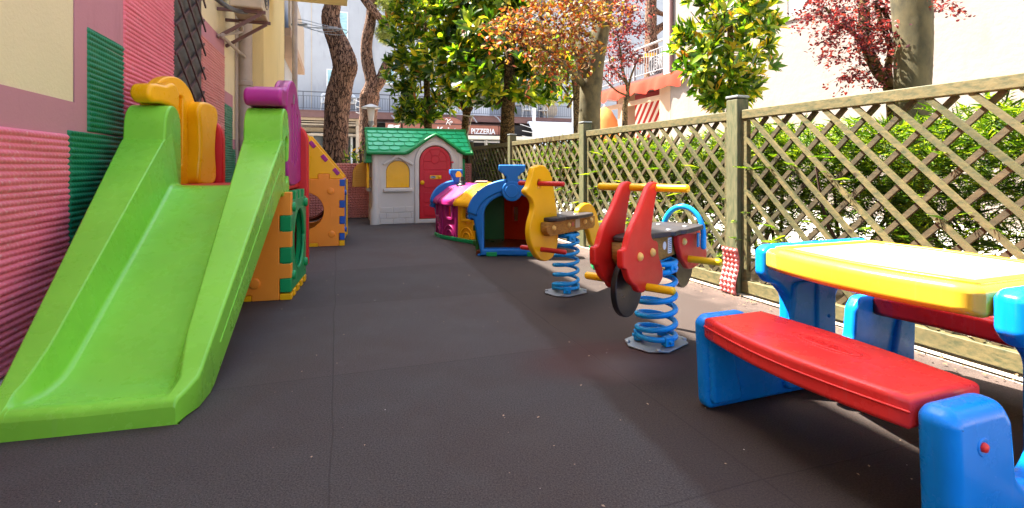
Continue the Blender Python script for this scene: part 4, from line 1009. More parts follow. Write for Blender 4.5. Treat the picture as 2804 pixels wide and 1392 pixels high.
def plate(c, w, h, rot, parent, z=.004):
    f = Fr(c, V(math.cos(rot), math.sin(rot), 0), V(-math.sin(rot), math.cos(rot), 0)); q = w*.42
    o = [(-w, -h+q), (-w+q, -h), (w-q, -h), (w, -h+q), (w, h-q), (w-q, h), (-w+q, h), (-w, h-q)]
    m = M(); m.prism(f, [o], z, z+.006, .002, 2)
    for sx in (-1, 1):
        for sy in (-1, 1): m.lathe(f.P(sx*(w-.032), sy*(h-.032), z+.006), [(.011, 0), (.011, .004), (.007, .008), (0, .009)], 8)
    m.build('base_plate', M_GALV, parent)
    return f

# moto
MR = V(.625, .78, 0).normalized(); ML = V(.78, -.625, 0).normalized(); MO = V(.439, 1.95, 0)
def Q(s, l, z): return MO+MR*s+ML*l+V(0, 0, z)
mt = thing('motorbike_spring_rider', Q(.285, 0, 0), 'red motorbike shaped spring rider with black wheels and yellow handlebar', 'spring rider')
crf = (1600, 480, .391)
FMn = Fr(Q(0, .055, 0), MR, (0, 0, 1), ML)
near_px = [(470, 48), (490, 50), (502, 66), (497, 90), (488, 130), (480, 170), (471, 230), (461, 300), (453, 370), (450, 415), (458, 440), (472, 455), (494, 463), (499, 500), (503, 560), (515, 600), (528, 640), (532, 685), (527, 725), (505, 765), (470, 785), (438, 790), (415, 803), (400, 818), (375, 822), (355, 810), (345, 785), (325, 770), (300, 740), (285, 705), (276, 672), (268, 660), (250, 650), (247, 600), (247, 545), (253, 522), (270, 517), (280, 490), (292, 440), (305, 395), (335, 325), (370, 250), (400, 170), (430, 90), (450, 60)]
lo = FMn.tr(near_px, crf)
mpl = lambda: None
for nm, off in (('near', .042), ('far', -.068)):
    m = M(); m.prism(Fr(Q(0, 0, 0), MR, (0, 0, 1), ML), [smooth(lo, 2)], off, off+.026, .008, 4)
    m.build('front_board', M_REDB, mt)
rear_px = [(640, 425), (660, 413), (770, 384), (800, 398), (815, 465), (822, 500), (838, 520), (839, 560), (830, 590), (790, 622), (750, 650), (715, 656), (695, 632), (670, 590), (655, 540), (643, 490)]
lr = FMn.tr(rear_px, crf)
for off in (.042, -.068):
    m = M(); m.prism(Fr(Q(0, 0, 0), MR, (0, 0, 1), ML), [smooth(lr, 3)], off, off+.026, .008, 4); m.build('rear_board', M_REDB, mt)
for s_, z_ in ((0, .295), (.576, .30)):
    m = M(); m.prism(Fr(Q(s_, 0, z_), MR, (0, 0, 1), ML), [circ(0, 0, .115, 48)], -.012, .012, .005, 3); m.build('wheel', M_BLACK, mt)
FQ = Fr(Q(0, 0, 0), MR, (0, 0, 1), ML)
m = M(); m.prism(FQ, [[(-.055, .465), (-.055, .405), (-.01, .36), (.50, .37), (.50, .465)]], -.038, .038, .004, 2); m.build('beam', M_WOODB, mt)
FT = Fr(Q(0, 0, 0), ML, MR, (0, 0, 1)); FT.n = V(0, 0, 1)
half = [(.035, -.05), (.05, .02), (.06, .12), (.085, .22), (.10, .235), (.095, .30), (.11, .33), (.115, .50), (.105, .565), (.08, .575)]
seat = half+[(-a, b) for a, b in half[::-1]]
m = M(); m.prism(FT, [fillet(seat, .012, 3)], .467, .489, .007, 3); m.build('seat', M_SEAT, mt)
for l_, s_ in ((.06, .26), (-.06, .26), (.07, .42), (-.05, .42), (.0, .12)): m = M(); m.lathe(Q(s_, l_, .489), [(.011, 0), (.011, .003), (0, .004)], 14); m.build('seat_bolt', M_GALV, mt)
m = M(); m.tube([Q(.12, l_, .667) for l_ in (-.18, 0, .185)], .0155, 16); m.build('handlebar', M_PEGY, mt)
for (s_, l0_, l1_, z_) in ((.03, .058, .165, .295), (.03, -.058, -.19, .305), (.47, .058, .20, .34), (.47, -.058, -.19, .34)):
    m = M(); m.tube([Q(s_, l0_, z_), Q(s_, l1_, z_)], .0155, 14); m.build('foot_peg', M_PEGY, mt)
m = M(); m.tube([Q(.555, -.085+.19*(1-math.cos(t))/2, .44+.0+.125*math.sin(t)+.0) for t in np.linspace(0, PI, 24)], .0125, 12)
for s in (-.085, .105): m.tube([Q(.555, s, .44), Q(.553, s*1.0, .385)], .0125, 12); m.prism(Fr(Q(.55, s*.8, .42), MR, (0, 0, 1), ML), [rectp(-.014, -.035, .014, .03, .006)], -.004, .004, .002)
m.build('back_hoop', M_SPRING, mt)
bolts = [(388, 572), (476, 541), (697, 465), (798, 432)]
for (x, y) in bolts:
    a_, z_ = FMn.tr([(x, y)], crf, .014)[0]
    for sg, t_ in ((1, .068), (-1, -.068)):
        m = M(); m.lathe(Q(a_, t_, z_), [(.0165, 0), (.0165, .003), (.013, .010), (.006, .014), (0, .015)], 18, ML*sg); m.build('bolt_cap', M_BOLT, mt)
m = M(); lb = FQ.tr([(561, 494)], crf, .038)[0]; m.prism(FQ, [circ(lb[0], lb[1], .017, 20)], .038, .0395, 0); lc = FQ.tr([(597, 491)], crf, .038)[0]; m.prism(FQ, [rectp(lc[0]-.02, lc[1]-.033, lc[0]+.02, lc[1]+.033, .003)], .038, .0395, 0); m.build('sticker', M_SIGNL, mt)
m = M()
for k in range(7): m.box(FQ, lc[0]-.015, lc[0]+.015, lc[1]-.027+k*.008, lc[1]-.0245+k*.008, .0396, .0400)
m.build('sticker_print', M_RAIL, mt)
cs = Q(.285, -.005, 0)
spring(None, cs, .042, .345, .079, .0118, 5.2, .6, mt)
PAR[0] = mt; m = M(); clamps(cs, .035, .079, m, .9); clamps(cs, .335, .076, m, 1.2)
m.prism(Fr(cs, MR, ML, (0, 0, 1)), [rectp(-.09, -.035, .09, .035, .01)], .352, .36, .003); m.build('spring_clamp', M_SPRING, mt)
plate(cs, .135, .105, .75, mt)

# duck
DB = V(.6, .8, 0); DL = V(.8, -.6, 0); DO = V(.322, 3.05, 0)
def D(s, l, z): return DO+DB*s+DL*l+V(0, 0, z)
dk = thing('duck_spring_rider', DO, 'yellow duck shaped spring rider with red handle pegs and wooden seat beams', 'spring rider')
cre = (1250, 330, .3127); FD_ = Fr(DO, DB, (0, 0, 1), DL)
body = [(660, 412), (672, 403), (690, 402), (698, 394), (715, 390), (732, 395), (745, 392), (765, 405), (775, 420), (790, 430), (793, 445), (808, 460), (808, 480), (822, 500), (824, 530), (836, 600), (848, 700), (860, 790), (868, 870), (873, 950), (874, 1020), (868, 1090), (852, 1145), (830, 1190), (800, 1220), (765, 1232), (728, 1226), (692, 1195), (662, 1145), (635, 1080), (622, 1000), (626, 920), (645, 840), (660, 780), (655, 720), (632, 678), (600, 650), (587, 625), (595, 600), (612, 580), (625, 540), (640, 490), (650, 440)]
eye = [(705+17*math.cos(t), 556+38*math.sin(t)) for t in np.linspace(0, 2*PI, 17)[:-1]]
m = M(); m.prism(FD_, [smooth(FD_.tr(body, cre), 2), FD_.tr(eye, cre)], -.02, .016, .009, 4); m.build('body_board', M_DUCK, dk)
tail = [(1050, 800), (1065, 765), (1095, 737), (1130, 724), (1165, 735), (1195, 770), (1215, 820), (1230, 900), (1236, 1000), (1230, 1070), (1207, 1108), (1185, 1100), (1165, 1060), (1150, 1000), (1125, 940), (1080, 920), (1050, 870)]
m = M(); m.prism(FD_, [smooth(FD_.tr(tail, cre), 3)], -.02, .016, .009, 4); m.build('tail_board', M_DUCK, dk)
for l0_ in (.018, -.064):
    m = M(); m.prism(FD_, [[(-.30, .445), (-.30, .395), (-.265, .368), (.235, .368), (.255, .385), (.255, .445)]], l0_, l0_+.042, .004, 2); m.build('beam', M_WOODB, dk)
FTd = Fr(D(0, 0, 0), DL, DB, (0, 0, 1)); FTd.n = V(0, 0, 1)
half = [(.05, -.265), (.085, -.24), (.09, -.16), (.075, -.12), (.10, -.03), (.10, .10), (.09, .18), (.05, .2)]
m = M(); m.prism(FTd, [fillet(half+[(-a, b) for a, b in half[::-1]], .015, 3)], .447, .468, .007, 3); m.build('seat', M_SEAT, dk)
for s_, l_ in ((-.15, .05), (.02, -.05), (.02, .05), (.14, 0)): m = M(); m.lathe(D(s_, l_, .468), [(.009, 0), (.009, .003), (0, .004)], 12); m.build('seat_bolt', M_GALV, dk)
hx = FD_.tr([(705, 553)], cre)[0]; px_ = FD_.tr([(722, 1128)], cre)[0]
for (s_, z_) in (hx, px_):
    for (a_, b_) in ((.016, .165), (-.02, -.115)):
        m = M(); m.tube([D(s_, a_, z_), D(s_, (a_+b_)/2, z_), D(s_, b_, z_)], .0135, 14); m.build('handle_peg', M_PEGR, dk)
for x, y in ((850, 943), (983, 915), (1122, 885), (1178, 873)):
    a_, z_ = FD_.tr([(x, y)], cre, .06)[0]
    m = M(); m.lathe(D(a_, .06, z_), [(.0155, 0), (.0155, .003), (.012, .010), (.006, .013), (0, .014)], 18, DL); m.build('bolt_cap', M_BOLT, dk)
m = M(); a_, z_ = FD_.tr([(1018, 908)], cre, .06)[0]; m.prism(FD_, [circ(a_, z_, .014, 18)], .060, .0615, 0); m.build('maker_sticker', plastic('pink sticker', '#b8604e', .5, .1), dk)
m = M(); a_, z_ = FD_.tr([(1060, 900)], cre, .06)[0]; m.prism(FD_, [rectp(a_-.026, z_-.026, a_+.026, z_+.024, .003)], .060, .0615, 0); m.build('sticker', plain('grey sticker', '#b3aa98', .5), dk)
cd = DO+V(0, .0, 0)
spring(None, cd, .042, .345, .072, .0105, 5.3, 2.2, dk)
PAR[0] = dk; m = M(); clamps(cd, .035, .072, m, .5); clamps(cd, .335, .07, m, .9); m.prism(Fr(cd, DB, DL, (0, 0, 1)), [rectp(-.08, -.035, .08, .035, .01)], .352, .36, .003); m.build('spring_clamp', M_SPRING, dk)
plate(cd, .125, .10, .65, dk)
# green crate between the duck and the fence
m = M(); f = Fr(V(.62, 3.72, 0), (1, 0, 0), (0, 0, 1), (0, -1, 0))
m.prism(f, [fillet([(-.03, 0), (.12, 0), (.10, .26), (-.05, .26)], .01)], -.12, 0, .008)
for k in range(4): m.prism(f, [rectp(-.03, .03+k*.058, .085, .06+k*.058, .008)], -.002, .012, .006)
m.build('green_crate', M_TEAL, None, label='small ribbed green plastic crate behind the yellow duck rider', cat='crate')

# ------------------------------------------------------------------ picnic table
KD = V(.9386, .345, 0).normalized(); WDn = V(.345, -.9386, 0).normalized(); KO = V(.629, 1.579, 0)
def K(w_, k, z): return KO+WDn*w_+KD*k+V(0, 0, z)
pt = thing('picnic_table', K(.3, .45, 0), 'kids picnic table with yellow top, two red benches and blue end frames', 'picnic table')
def prof():
    P_ = [(-.03, .0), (.24, .0), (.30, .0), (.52, .0), (.66, .0), (.905, 0), (.915, .27), (.89, .289), (.645, .289), (.615, .25), (.605, .15), (.56, .10), (.525, .12), (.523, .30), (.56, .362), (.67, .372), (.70, .40), (.70, .478), (.675, .494), (.225, .494), (.20, .478), (.20, .40), (.225, .372), (.26, .362), (.305, .32), (.307, .12), (.28, .10), (.225, .10), (.17, .125), (.155, .25), (.125, .289), (-.02, .289), (-.045, .27)]
    R_ = [.03, 0, 0, 0, 0, .03, .03, .03, .04, .04, .05, .05, .03, .05, .04, .03, .03, .02, .02, .02, .02, .03, .03, .04, .05, .03, .03, .05, .04, .04, .04, .03, .03]
    return fillet(P_, R_, 5)
pf = prof()
m = M(); fL = Fr(K(0, 0, 0), KD, (0, 0, 1), WDn); m.prism(fL, [pf], -.05, -.002, .016, 4)
m.prism(fL, [fillet([(.27, .02), (.50, .02), (.50, .33), (.45, .37), (.32, .37)], .03, 4)], -.01, .012, .01, 3)
m.prism(fL, [rectp(.405, .05, .49, .40, .012)], .0, .022, .008, 3)
for z_ in (.13, .25): m.lathe(fL.P(.455, z_, .022), [(.006, 0), (.005, .004), (0, .006)], 10, WDn)
gus = [(-.02, .02), (.10, .02), (.05, .22), (.02, .26), (-.03, .26)]
for g in (gus, [(.88-x, z) for x, z in gus]): m.prism(Fr(fL.P(0, 0), KD, (0, 0, 1), WDn), [fillet(g, .02, 3)], -.01, .016, .012, 3)
m.build('end_frame', M_BLUE, pt)
m = M(); fRr = Fr(K(.585, 0, 0), KD, (0, 0, 1), WDn); m.prism(fRr, [pf], .002, .075, .03, 6); m.build('end_frame', M_BLUE, pt)
m = M(); f_ = Fr(K(.66, .045, .215), KD, (0, 0, 1), WDn)
m.lathe(f_.P(0, 0, -.002), [(0, .0), (.010, .002), (.016, .004), (.018, .002), (.019, -.004)], 20, WDn); m.build('screw_socket', M_BLUE, pt)
m = M(); m.lathe(f_.P(0, 0, .0), [(.0, .007), (.008, .006), (.0095, .002), (.0095, -.002)], 16, WDn); m.build('screw', M_BENCH, pt)
def arcpts(k0, bow, w0, w1, n=10): return [(w0+(w1-w0)*i/n, k0+bow*math.sin(PI*i/n)) for i in range(n+1)]
FP = Fr(KO, WDn, KD, V(0, 0, 1))
def plank(name, ka, kb, bowa, bowb, z0, z1, r, mat, label, extra=None):
    out = arcpts(ka, bowa, .001, .584)+arcpts(kb, bowb, .001, .584)[::-1]
    m = M(); m.prism(FP, [out], z0, z1, r, 5)
    if extra: extra(m, FP)
    return m.build(name, mat, pt, label=label)
def nearx(m, F):
    m.tube([F.P(.001+.583*i/20, -.0435-.035*math.sin(PI*i/20)-.0005, .262) for i in range(21)], .0028, 6)
    e = [(.31+.085*math.cos(t), .085+.028*math.sin(t)) for t in np.linspace(0, 2*PI, 33)]; m.tube([F.P(a, b, .2915) for a, b in e], .0022, 6, False)
    e = [(.31+.105*math.cos(t), .085+.04*math.sin(t)) for t in np.linspace(0, 2*PI, 33)]; m.tube([F.P(a, b, .2912) for a, b in e], .0015, 6, False)
    text('little tikes', Fr(F.P(.31, .075, .291), -KD*0+WDn, -KD*-1, V(0, 0, 1)), 0, 0, .036, .0005, None, m=m, ext=.0008, sx=.9, bold=.012)
plank('bench', -.043, .18, -.035, .02, .222, .291, .014, M_BENCH, 'near red bench seat', nearx)
plank('bench', .70, .905, .045, .05, .222, .291, .014, M_BENCH, 'far red bench seat')
def topx(m, F):
    out = arcpts(.222, -.035, .02, .565)+arcpts(.645, .022, .02, .565)[::-1]
    inn = arcpts(.245, -.035, .045, .54)+arcpts(.622, .022, .045, .54)[::-1]
    m.prism(F, [out, inn], .486, .4955, .0035, 3)
tbt = plank('tabletop', .203, .665, -.045, .03, .418, .489, .02, M_TABLE, None, topx)
m = M(); m.prism(FP, [arcpts(.247, -.035, .047, .538)+arcpts(.620, .022, .047, .538)[::-1]], .4885, .4905, .001, 1); m.build('glare_surface', plastic('glare yellow plastic', '#f6dd8c', .28, .05, k=.95), tbt)  # pale inset carries the blown-out sunlight of the tabletop in its colour
# ------------------------------------------------------------------ vegetation
def unit(a): return a/np.maximum(1e-9, np.linalg.norm(a, axis=-1, keepdims=True))
def leafset(pos, d, nrm, L, wr, fold=.18, curl=.15, wide=.42):
    """n leaves: base position, direction, face normal, length -> 8-vertex blades"""
    d = unit(d); side = unit(np.cross(d, nrm)); nn = unit(np.cross(side, d)); L = L[:, None]; W_ = L*wr*.5
    T = lambda t, s, h: pos+d*L*t+side*W_*s+nn*(L*h)
    P = [T(0, 0, 0), T(.3, 1*.86, fold*.25-curl*.05), T(.3, -.86, fold*.25-curl*.05), T(.68, .82, fold*.2-curl*.35), T(.68, -.82, fold*.2-curl*.35), T(1, 0, -curl), T(.3, 0, -.0), T(.68, 0, -curl*.3)]
    Vn = np.stack(P, 1).reshape(-1, 3)
    F = np.array([[0, 1, 6], [0, 6, 2], [1, 3, 7], [1, 7, 6], [2, 6, 7], [2, 7, 4], [3, 5, 7], [4, 7, 5]])
    return Vn, (F[None]+np.arange(len(pos))[:, None, None]*8).reshape(-1, 3)
def small_leaf(pos, d, nrm, L, wr):
    d = unit(d); side = unit(np.cross(d, nrm)); nn = unit(np.cross(side, d)); L = L[:, None]
    P = [pos, pos+d*L*.5+side*L*wr*.5+nn*L*.08, pos+d*L, pos+d*L*.5-side*L*wr*.5+nn*L*.08]
    Vn = np.stack(P, 1).reshape(-1, 3); F = np.array([[0, 1, 2], [0, 2, 3]])
    return Vn, (F[None]+np.arange(len(pos))[:, None, None]*4).reshape(-1, 3)
def rnd(n): return unit(RNG.normal(size=(n, 3)))
def cat(parts):
    b = 0; Vs = []; Fs = []
    for v_, f_ in parts: Vs.append(v_); Fs.append(f_+b); b += len(v_)
    return np.concatenate(Vs), np.concatenate(Fs)
def trunk_mesh(pts, radii, n=28, bump_=.06, seed=0, freq=9.0, steps=14):
    P = cr3(pts, steps); R = np.interp(np.linspace(0, len(radii)-1, len(P)), range(len(radii)), radii)
    r_ = np.random.default_rng(seed); m = M(); x = V(1, 0, 0); rows = []
    ph = r_.uniform(0, 6, 8)
    for i, p in enumerate(P):
        t = (P[min(i+1, len(P)-1)]-P[max(i-1, 0)]).normalized(); x = (x-t*x.dot(t)).normalized(); y = t.cross(x); row = []
        for j in range(n):
            a = 2*PI*j/n; s = p.z
            k = 1+bump_*(math.sin(3*a+s*freq*.3+ph[0])*.5+math.sin(5*a-s*freq*.6+ph[1])*.35+math.sin(s*freq+2*a+ph[2])*.4+r_.normal()*.25)
            row.append(p+(x*math.cos(a)+y*math.sin(a))*R[i]*k)
        rows.append(row)
    m.loft(rows, closed=True); return m
MAG_ST = [(0, '#22390c'), (.25, '#35560f'), (.45, '#4d7316'), (.65, '#809a24'), (.85, '#b0b030'), (.96, '#c7a636'), (1, '#a5602a')]
M_MAGN = leafmat('magnolia leaves', MAG_ST, .42, .33, (1.5, 1.5, .5), spec=.35)
M_PLUMO = leafmat('copper leaves', [(0, '#4a2418'), (.3, '#7a3c1c'), (.55, '#9a5c26'), (.72, '#8a7a2e'), (.86, '#6c7a28'), (.95, '#b89a48'), (1, '#b4a898')], .45, .5, (1.5, 1.15, .6))
MAG_D = [(0, '#1c3209'), (.4, '#2d4a0e'), (.65, '#4a6a16'), (.85, '#7d9020'), (.96, '#a89c2a'), (1, '#9a5a28')]
MAG_D = [(0, '#223c0b'), (.35, '#375812'), (.6, '#5c7d1a'), (.8, '#93a428'), (.95, '#b8a830'), (1, '#9a5a28')]
M_MAGD = leafmat('dark magnolia leaves', MAG_D, .48, .35, (1.5, 1.5, .5), spec=.35)
M_PLUMR = leafmat('purple plum leaves', [(0, '#33141c'), (.45, '#5c1f26'), (.8, '#86302c'), (1, '#a8503a')], .45, .45, (1.6, 1.1, 1))
M_YEW = leafmat('conifer sprays', [(0, '#1d360e'), (.4, '#385812'), (.75, '#688820'), (1, '#a0ac38')], .42, .5, (1.5, 1.4, .4))
M_YEWD = leafmat('dry sprays', [(0, '#5c3a1e'), (1, '#8a5a30')], .2, .7)
M_PINEL = leafmat('pine needles', [(0, '#7c8a3a'), (.6, '#a3ad52'), (1, '#c9c976')], .35, .6, (1.2, 1.2, .7))
M_BARKP = barkmat('pine bark', '#b08a70', '#7a5846', '#33251f', (11, 11, 2.6), .9, .85, 2.2)
M_BARKG = wood('smooth grey green bark', '#8a7d54', '#4e4a30', k=.45, scale=(2, 2, 1.2), rough=.9)
M_BARKM = barkmat('magnolia bark', '#8a7048', '#625034', '#3a2f20', (5, 5, 6), .5, .75, 3)
M_TWIG = plain('twig', '#4a3628', .9)

def magnolia(base, trunk, tr_r, crown, nros, ll, label, name='magnolia_tree', branches=8, seed=3, mat=None, group='broad leaved trees behind the fence'):
    """crown = list of (z, cx, cy, r) discs bounding the clipped crown"""
    t = thing(name, base, label, 'tree', group)
    m = trunk_mesh(trunk, tr_r, 20, .05, seed); 
    zc = np.array([c[0] for c in crown]); cx = np.array([c[1] for c in crown]); cy = np.array([c[2] for c in crown]); cr = np.array([c[3] for c in crown])
    z = RNG.uniform(zc[0], zc[-1], nros); th = RNG.uniform(0, 2*PI, nros); q = RNG.random(nros)**.33
    lump = 1+.16*np.sin(th*3+z*7)+.12*np.sin(th*5-z*11+1)
    r = np.interp(z, zc, cr)*q*lump
    pos = np.stack([np.interp(z, zc, cx)+np.cos(th)*r, np.interp(z, zc, cy)+np.sin(th)*r, z], 1)
    keep = (np.sin(pos[:, 0]*7.3+seed)+np.sin(pos[:, 1]*6.1+seed*2)+np.sin(pos[:, 2]*8.2)) > -1.35
    pos = pos[keep]; th = th[keep]; n = len(pos)
    out = unit(np.stack([np.cos(th)*.8, np.sin(th)*.8, RNG.uniform(-.1, 1.0, n)], 1)+RNG.normal(size=(n, 3))*.25)
    parts = []
    for k in range(8):
        a = k*2*PI/8*2.4+RNG.uniform(-.3, .3, n); u = unit(np.cross(out, rnd(n))) if k == 0 else u
        w_ = np.cross(out, u); rad = u*np.cos(a)[:, None]+w_*np.sin(a)[:, None]
        op = RNG.uniform(.45, 1.25, n)[:, None]
        d = unit(out*.75+rad*op); nrm = unit(out*1.1-rad*.5+RNG.normal(size=(n, 3))*.15)
        parts.append(leafset(pos-out*(k*.006), d, nrm, ll*RNG.uniform(.65, 1.15, n), .34, .2, RNG.uniform(.0, .3)))
    V_, F_ = cat(parts)
    fast('crown', V_, F_, mat or M_MAGN, t)
    # limbs up through the crown
    for k in range(branches):
        zz = np.interp(k/(branches-1), [0, 1], [zc[0]+.05*(zc[-1]-zc[0]), zc[0]+(zc[-1]-zc[0])*.8]); a = k*2.4; rr = np.interp(zz, zc, cr)*.75
        ax_ = V(float(np.interp(zz, zc, cx)), float(np.interp(zz, zc, cy)), zz)
        m.tube(cr3([ax_-V(0, 0, .12), ax_+V(math.cos(a)*rr*.5, math.sin(a)*rr*.5, .08), ax_+V(math.cos(a)*rr, math.sin(a)*rr, .25)], 4), lambda t_: tr_r[-1]*.5*(1-t_*.7), 8)
    m.build('trunk', M_BARKM, t)
    return t
def disc(x0, x1, y, Y): c = AT((x0+x1)/2, y, Y); return (c.z, c.x, c.y, (x1-x0)/2/FPX*Y)
# first (left, farther), second (large, nearer), fourth (pruned column at the tall post)
Y1 = 9.2
magnolia(AT(1175, 457, Y1)*1-V(0, 0, .75), [AT(1176, 570, Y1), AT(1175, 440, Y1), AT(1172, 330, Y1), AT(1168, 200, Y1), AT(1165, 60, Y1)], [.085, .08, .07, .05, .03],
         [disc(1100, 1185, 335, Y1), disc(1075, 1240, 290, Y1), disc(1062, 1240, 200, Y1), disc(1068, 1235, 90, Y1), disc(1070, 1250, -40, Y1)], 560, .17, 'dense dark magnolia tree behind the playhouse roof, leftmost of the leafy trees', seed=3, mat=M_MAGD)
Y2 = 7.9
magnolia(AT(1388, 457, Y2)-V(0, 0, .75), [AT(1386, 600, Y2), AT(1388, 420, Y2), AT(1390, 320, Y2), AT(1396, 230, Y2), AT(1392, 100, Y2), AT(1380, 0, Y2)], [.13, .115, .105, .09, .07, .05],
         [disc(1240, 1480, 280, Y2), disc(1190, 1525, 230, Y2), disc(1180, 1500, 140, Y2), disc(1190, 1440, 50, Y2), disc(1200, 1420, -50, Y2)], 820, .21, 'large leafy magnolia tree with thick straight trunk between playhouse roof and fence', seed=5, branches=9, mat=M_MAGD)
Y4 = 4.15
magnolia(AT(2002, 457, Y4)-V(0, 0, .75), [AT(2002, 620, Y4), AT(2003, 440, Y4), AT(2003, 300, Y4), AT(2000, 150, Y4), AT(2000, -40, Y4)], [.036, .034, .03, .026, .018],
         [disc(1945, 2040, 290, Y4), disc(1870, 2085, 235, Y4), disc(1850, 2120, 140, Y4), disc(1850, 2125, 60, Y4), disc(1850, 2110, -60, Y4)], 340, .115, 'bright yellow green magnolia tree rising behind the tall fence post', seed=8, branches=8)
Y3 = 9.5
magnolia(AT(1583, 457, Y3)-V(0, 0, .75), [AT(1583, 500, Y3), AT(1582, 380, Y3), AT(1580, 250, Y3), AT(1560, 170, Y3)], [.09, .085, .08, .05],
         [disc(1510, 1600, 285, Y3), disc(1490, 1620, 230, Y3), disc(1500, 1600, 170, Y3), disc(1490, 1580, 110, Y3)], 150, .16, 'small magnolia tree half hidden behind the copper leaved tree', seed=9, branches=5)
# pollarded stump with a side shoot tied by cord
Ys = 8.4
t = thing('pollarded_tree', AT(1280, 457, Ys)-V(0, 0, .75), 'pollarded tree with a sawn stub just right of the playhouse roof', 'tree')
m = trunk_mesh([AT(1268, 560, Ys), AT(1271, 420, Ys), AT(1273, 350, Ys), AT(1279, 310, Ys), AT(1291, 292, Ys)], [.065, .06, .055, .06, .045], 18, .06, 4)
m.tube(cr3([AT(1276, 325, Ys), AT(1271, 300, Ys), AT(1262, 275, Ys), AT(1258, 240, Ys), AT(1268, 150, Ys)], 5), lambda q: .045-.02*q, 12)
m.tube(cr3([AT(1282, 292, Ys), AT(1281, 287, Ys), AT(1288, 284, Ys)], 4), .012, 6); m.build('trunk', M_BARKM, t)
m = M(); m.tube([AT(1294, 316, Ys-.12), AT(1286, 345, Ys-.12), AT(1274, 392, Ys-.12)], .011, 6); m.tube([AT(1270, 316, Ys-.12), AT(1284, 319, Ys-.13), AT(1297, 317, Ys-.12)], .01, 6)
m.build('tie_rope', M_CREAM, None, label='pale cord tied round the pollarded tree and running down', cat='cord')

def plum(name, base, limbs, blobs, mat, nleaf, ll, label, barkm, twig_n=60, seed=1):
    t = thing(name, base, label, 'tree')
    m = None
    for i, (pts, rad) in enumerate(limbs):
        mm = trunk_mesh(pts, rad, 22 if i == 0 else 12, .05, seed+i)
        if m is None: m = mm
        else: m.add(mm.v, mm.f)
    m.build('trunk', barkm, t)
    tw = M(); parts = []
    tot = sum(b[3]*b[4]*b[5] for b in blobs)
    for (cx, cy, cz, rx, ry, rz, droop) in blobs:
        k = max(4, int(twig_n*(rx*ry*rz)**.6/sum((b[3]*b[4]*b[5])**.6 for b in blobs)))
        for _ in range(k):
            a = RNG.uniform(0, 2*PI); e = RNG.uniform(-1, 1); q = RNG.random()**.4
            p = V(cx+rx*q*math.cos(a)*math.sqrt(1-e*e), cy+ry*q*math.sin(a)*math.sqrt(1-e*e), cz+rz*q*e)
            d = V(math.cos(a), math.sin(a), RNG.uniform(-.6, .5)-droop).normalized(); L = ll*RNG.uniform(5, 9)
            pts = [p-d*L*.3, p+d*L*.2, p+d*L*.6+V(0, 0, -.02-L*.12)]
            tw.tube(cr3(pts, 3), lambda s: ll*.055*(1-.6*s), 5, False)
            n = int(nleaf); s = RNG.random(n)[:, None]
            P_ = np.array(pts[0])*(1-s)+np.array(pts[2])*s+RNG.normal(size=(n, 3))*ll*.5
            dd = unit(np.array(d)+rnd(n)*1.1); parts.append(leafset(P_, dd, rnd(n), ll*RNG.uniform(.6, 1.15, n), .55, .15, .1))
    V_, F_ = cat(parts); fast('crown', V_, F_, mat, t)
    tw.build('twigs', M_TWIG, t)
    return t
def bl(x0, x1, y0, y1, Y, dep, droop=0): c = AT((x0+x1)/2, (y0+y1)/2, Y); return (c.x, c.y, c.z, (x1-x0)/2/FPX*Y, dep, (y1-y0)/2/FPX*Y, droop)
Yc = 6.4
plum('copper_plum_tree', AT(1620, 457, Yc)-V(0, 0, .75),
     [([AT(1612, 640, Yc), AT(1612, 420, Yc), AT(1614, 300, Yc), AT(1622, 200, Yc), AT(1634, 130, Yc), AT(1650, 60, Yc), AT(1668, -40, Yc)], [.15, .14, .135, .135, .13, .10, .085]),
      ([AT(1606, 210, Yc), AT(1592, 160, Yc), AT(1580, 110, Yc+.1), AT(1572, 40, Yc+.2), AT(1560, -40, Yc+.2)], [.10, .09, .08, .06, .05]),
      ([AT(1605, 240, Yc), AT(1570, 200, Yc-.2), AT(1530, 165, Yc-.4), AT(1490, 130, Yc-.5), AT(1440, 95, Yc-.6)], [.05, .042, .032, .024, .012])],
     [bl(1440, 1640, -60, 100, Yc-.5, .5), bl(1480, 1620, 60, 150, Yc-.5, .4, .3), bl(1330, 1480, 30, 100, Yc-.7, .3, .1), bl(1390, 1470, 80, 140, Yc-.7, .2, .4), bl(1590, 1680, -40, 90, Yc-.2, .4), bl(1450, 1540, 150, 205, Yc-.6, .2, .5), bl(1590, 1625, 90, 190, Yc-.35, .12, .6)],
     M_PLUMO, 17, .062, 'tree with glowing orange copper leaves and a thick dark trunk behind the fence', M_BARKG, 210, 21)
Yd = 9.0
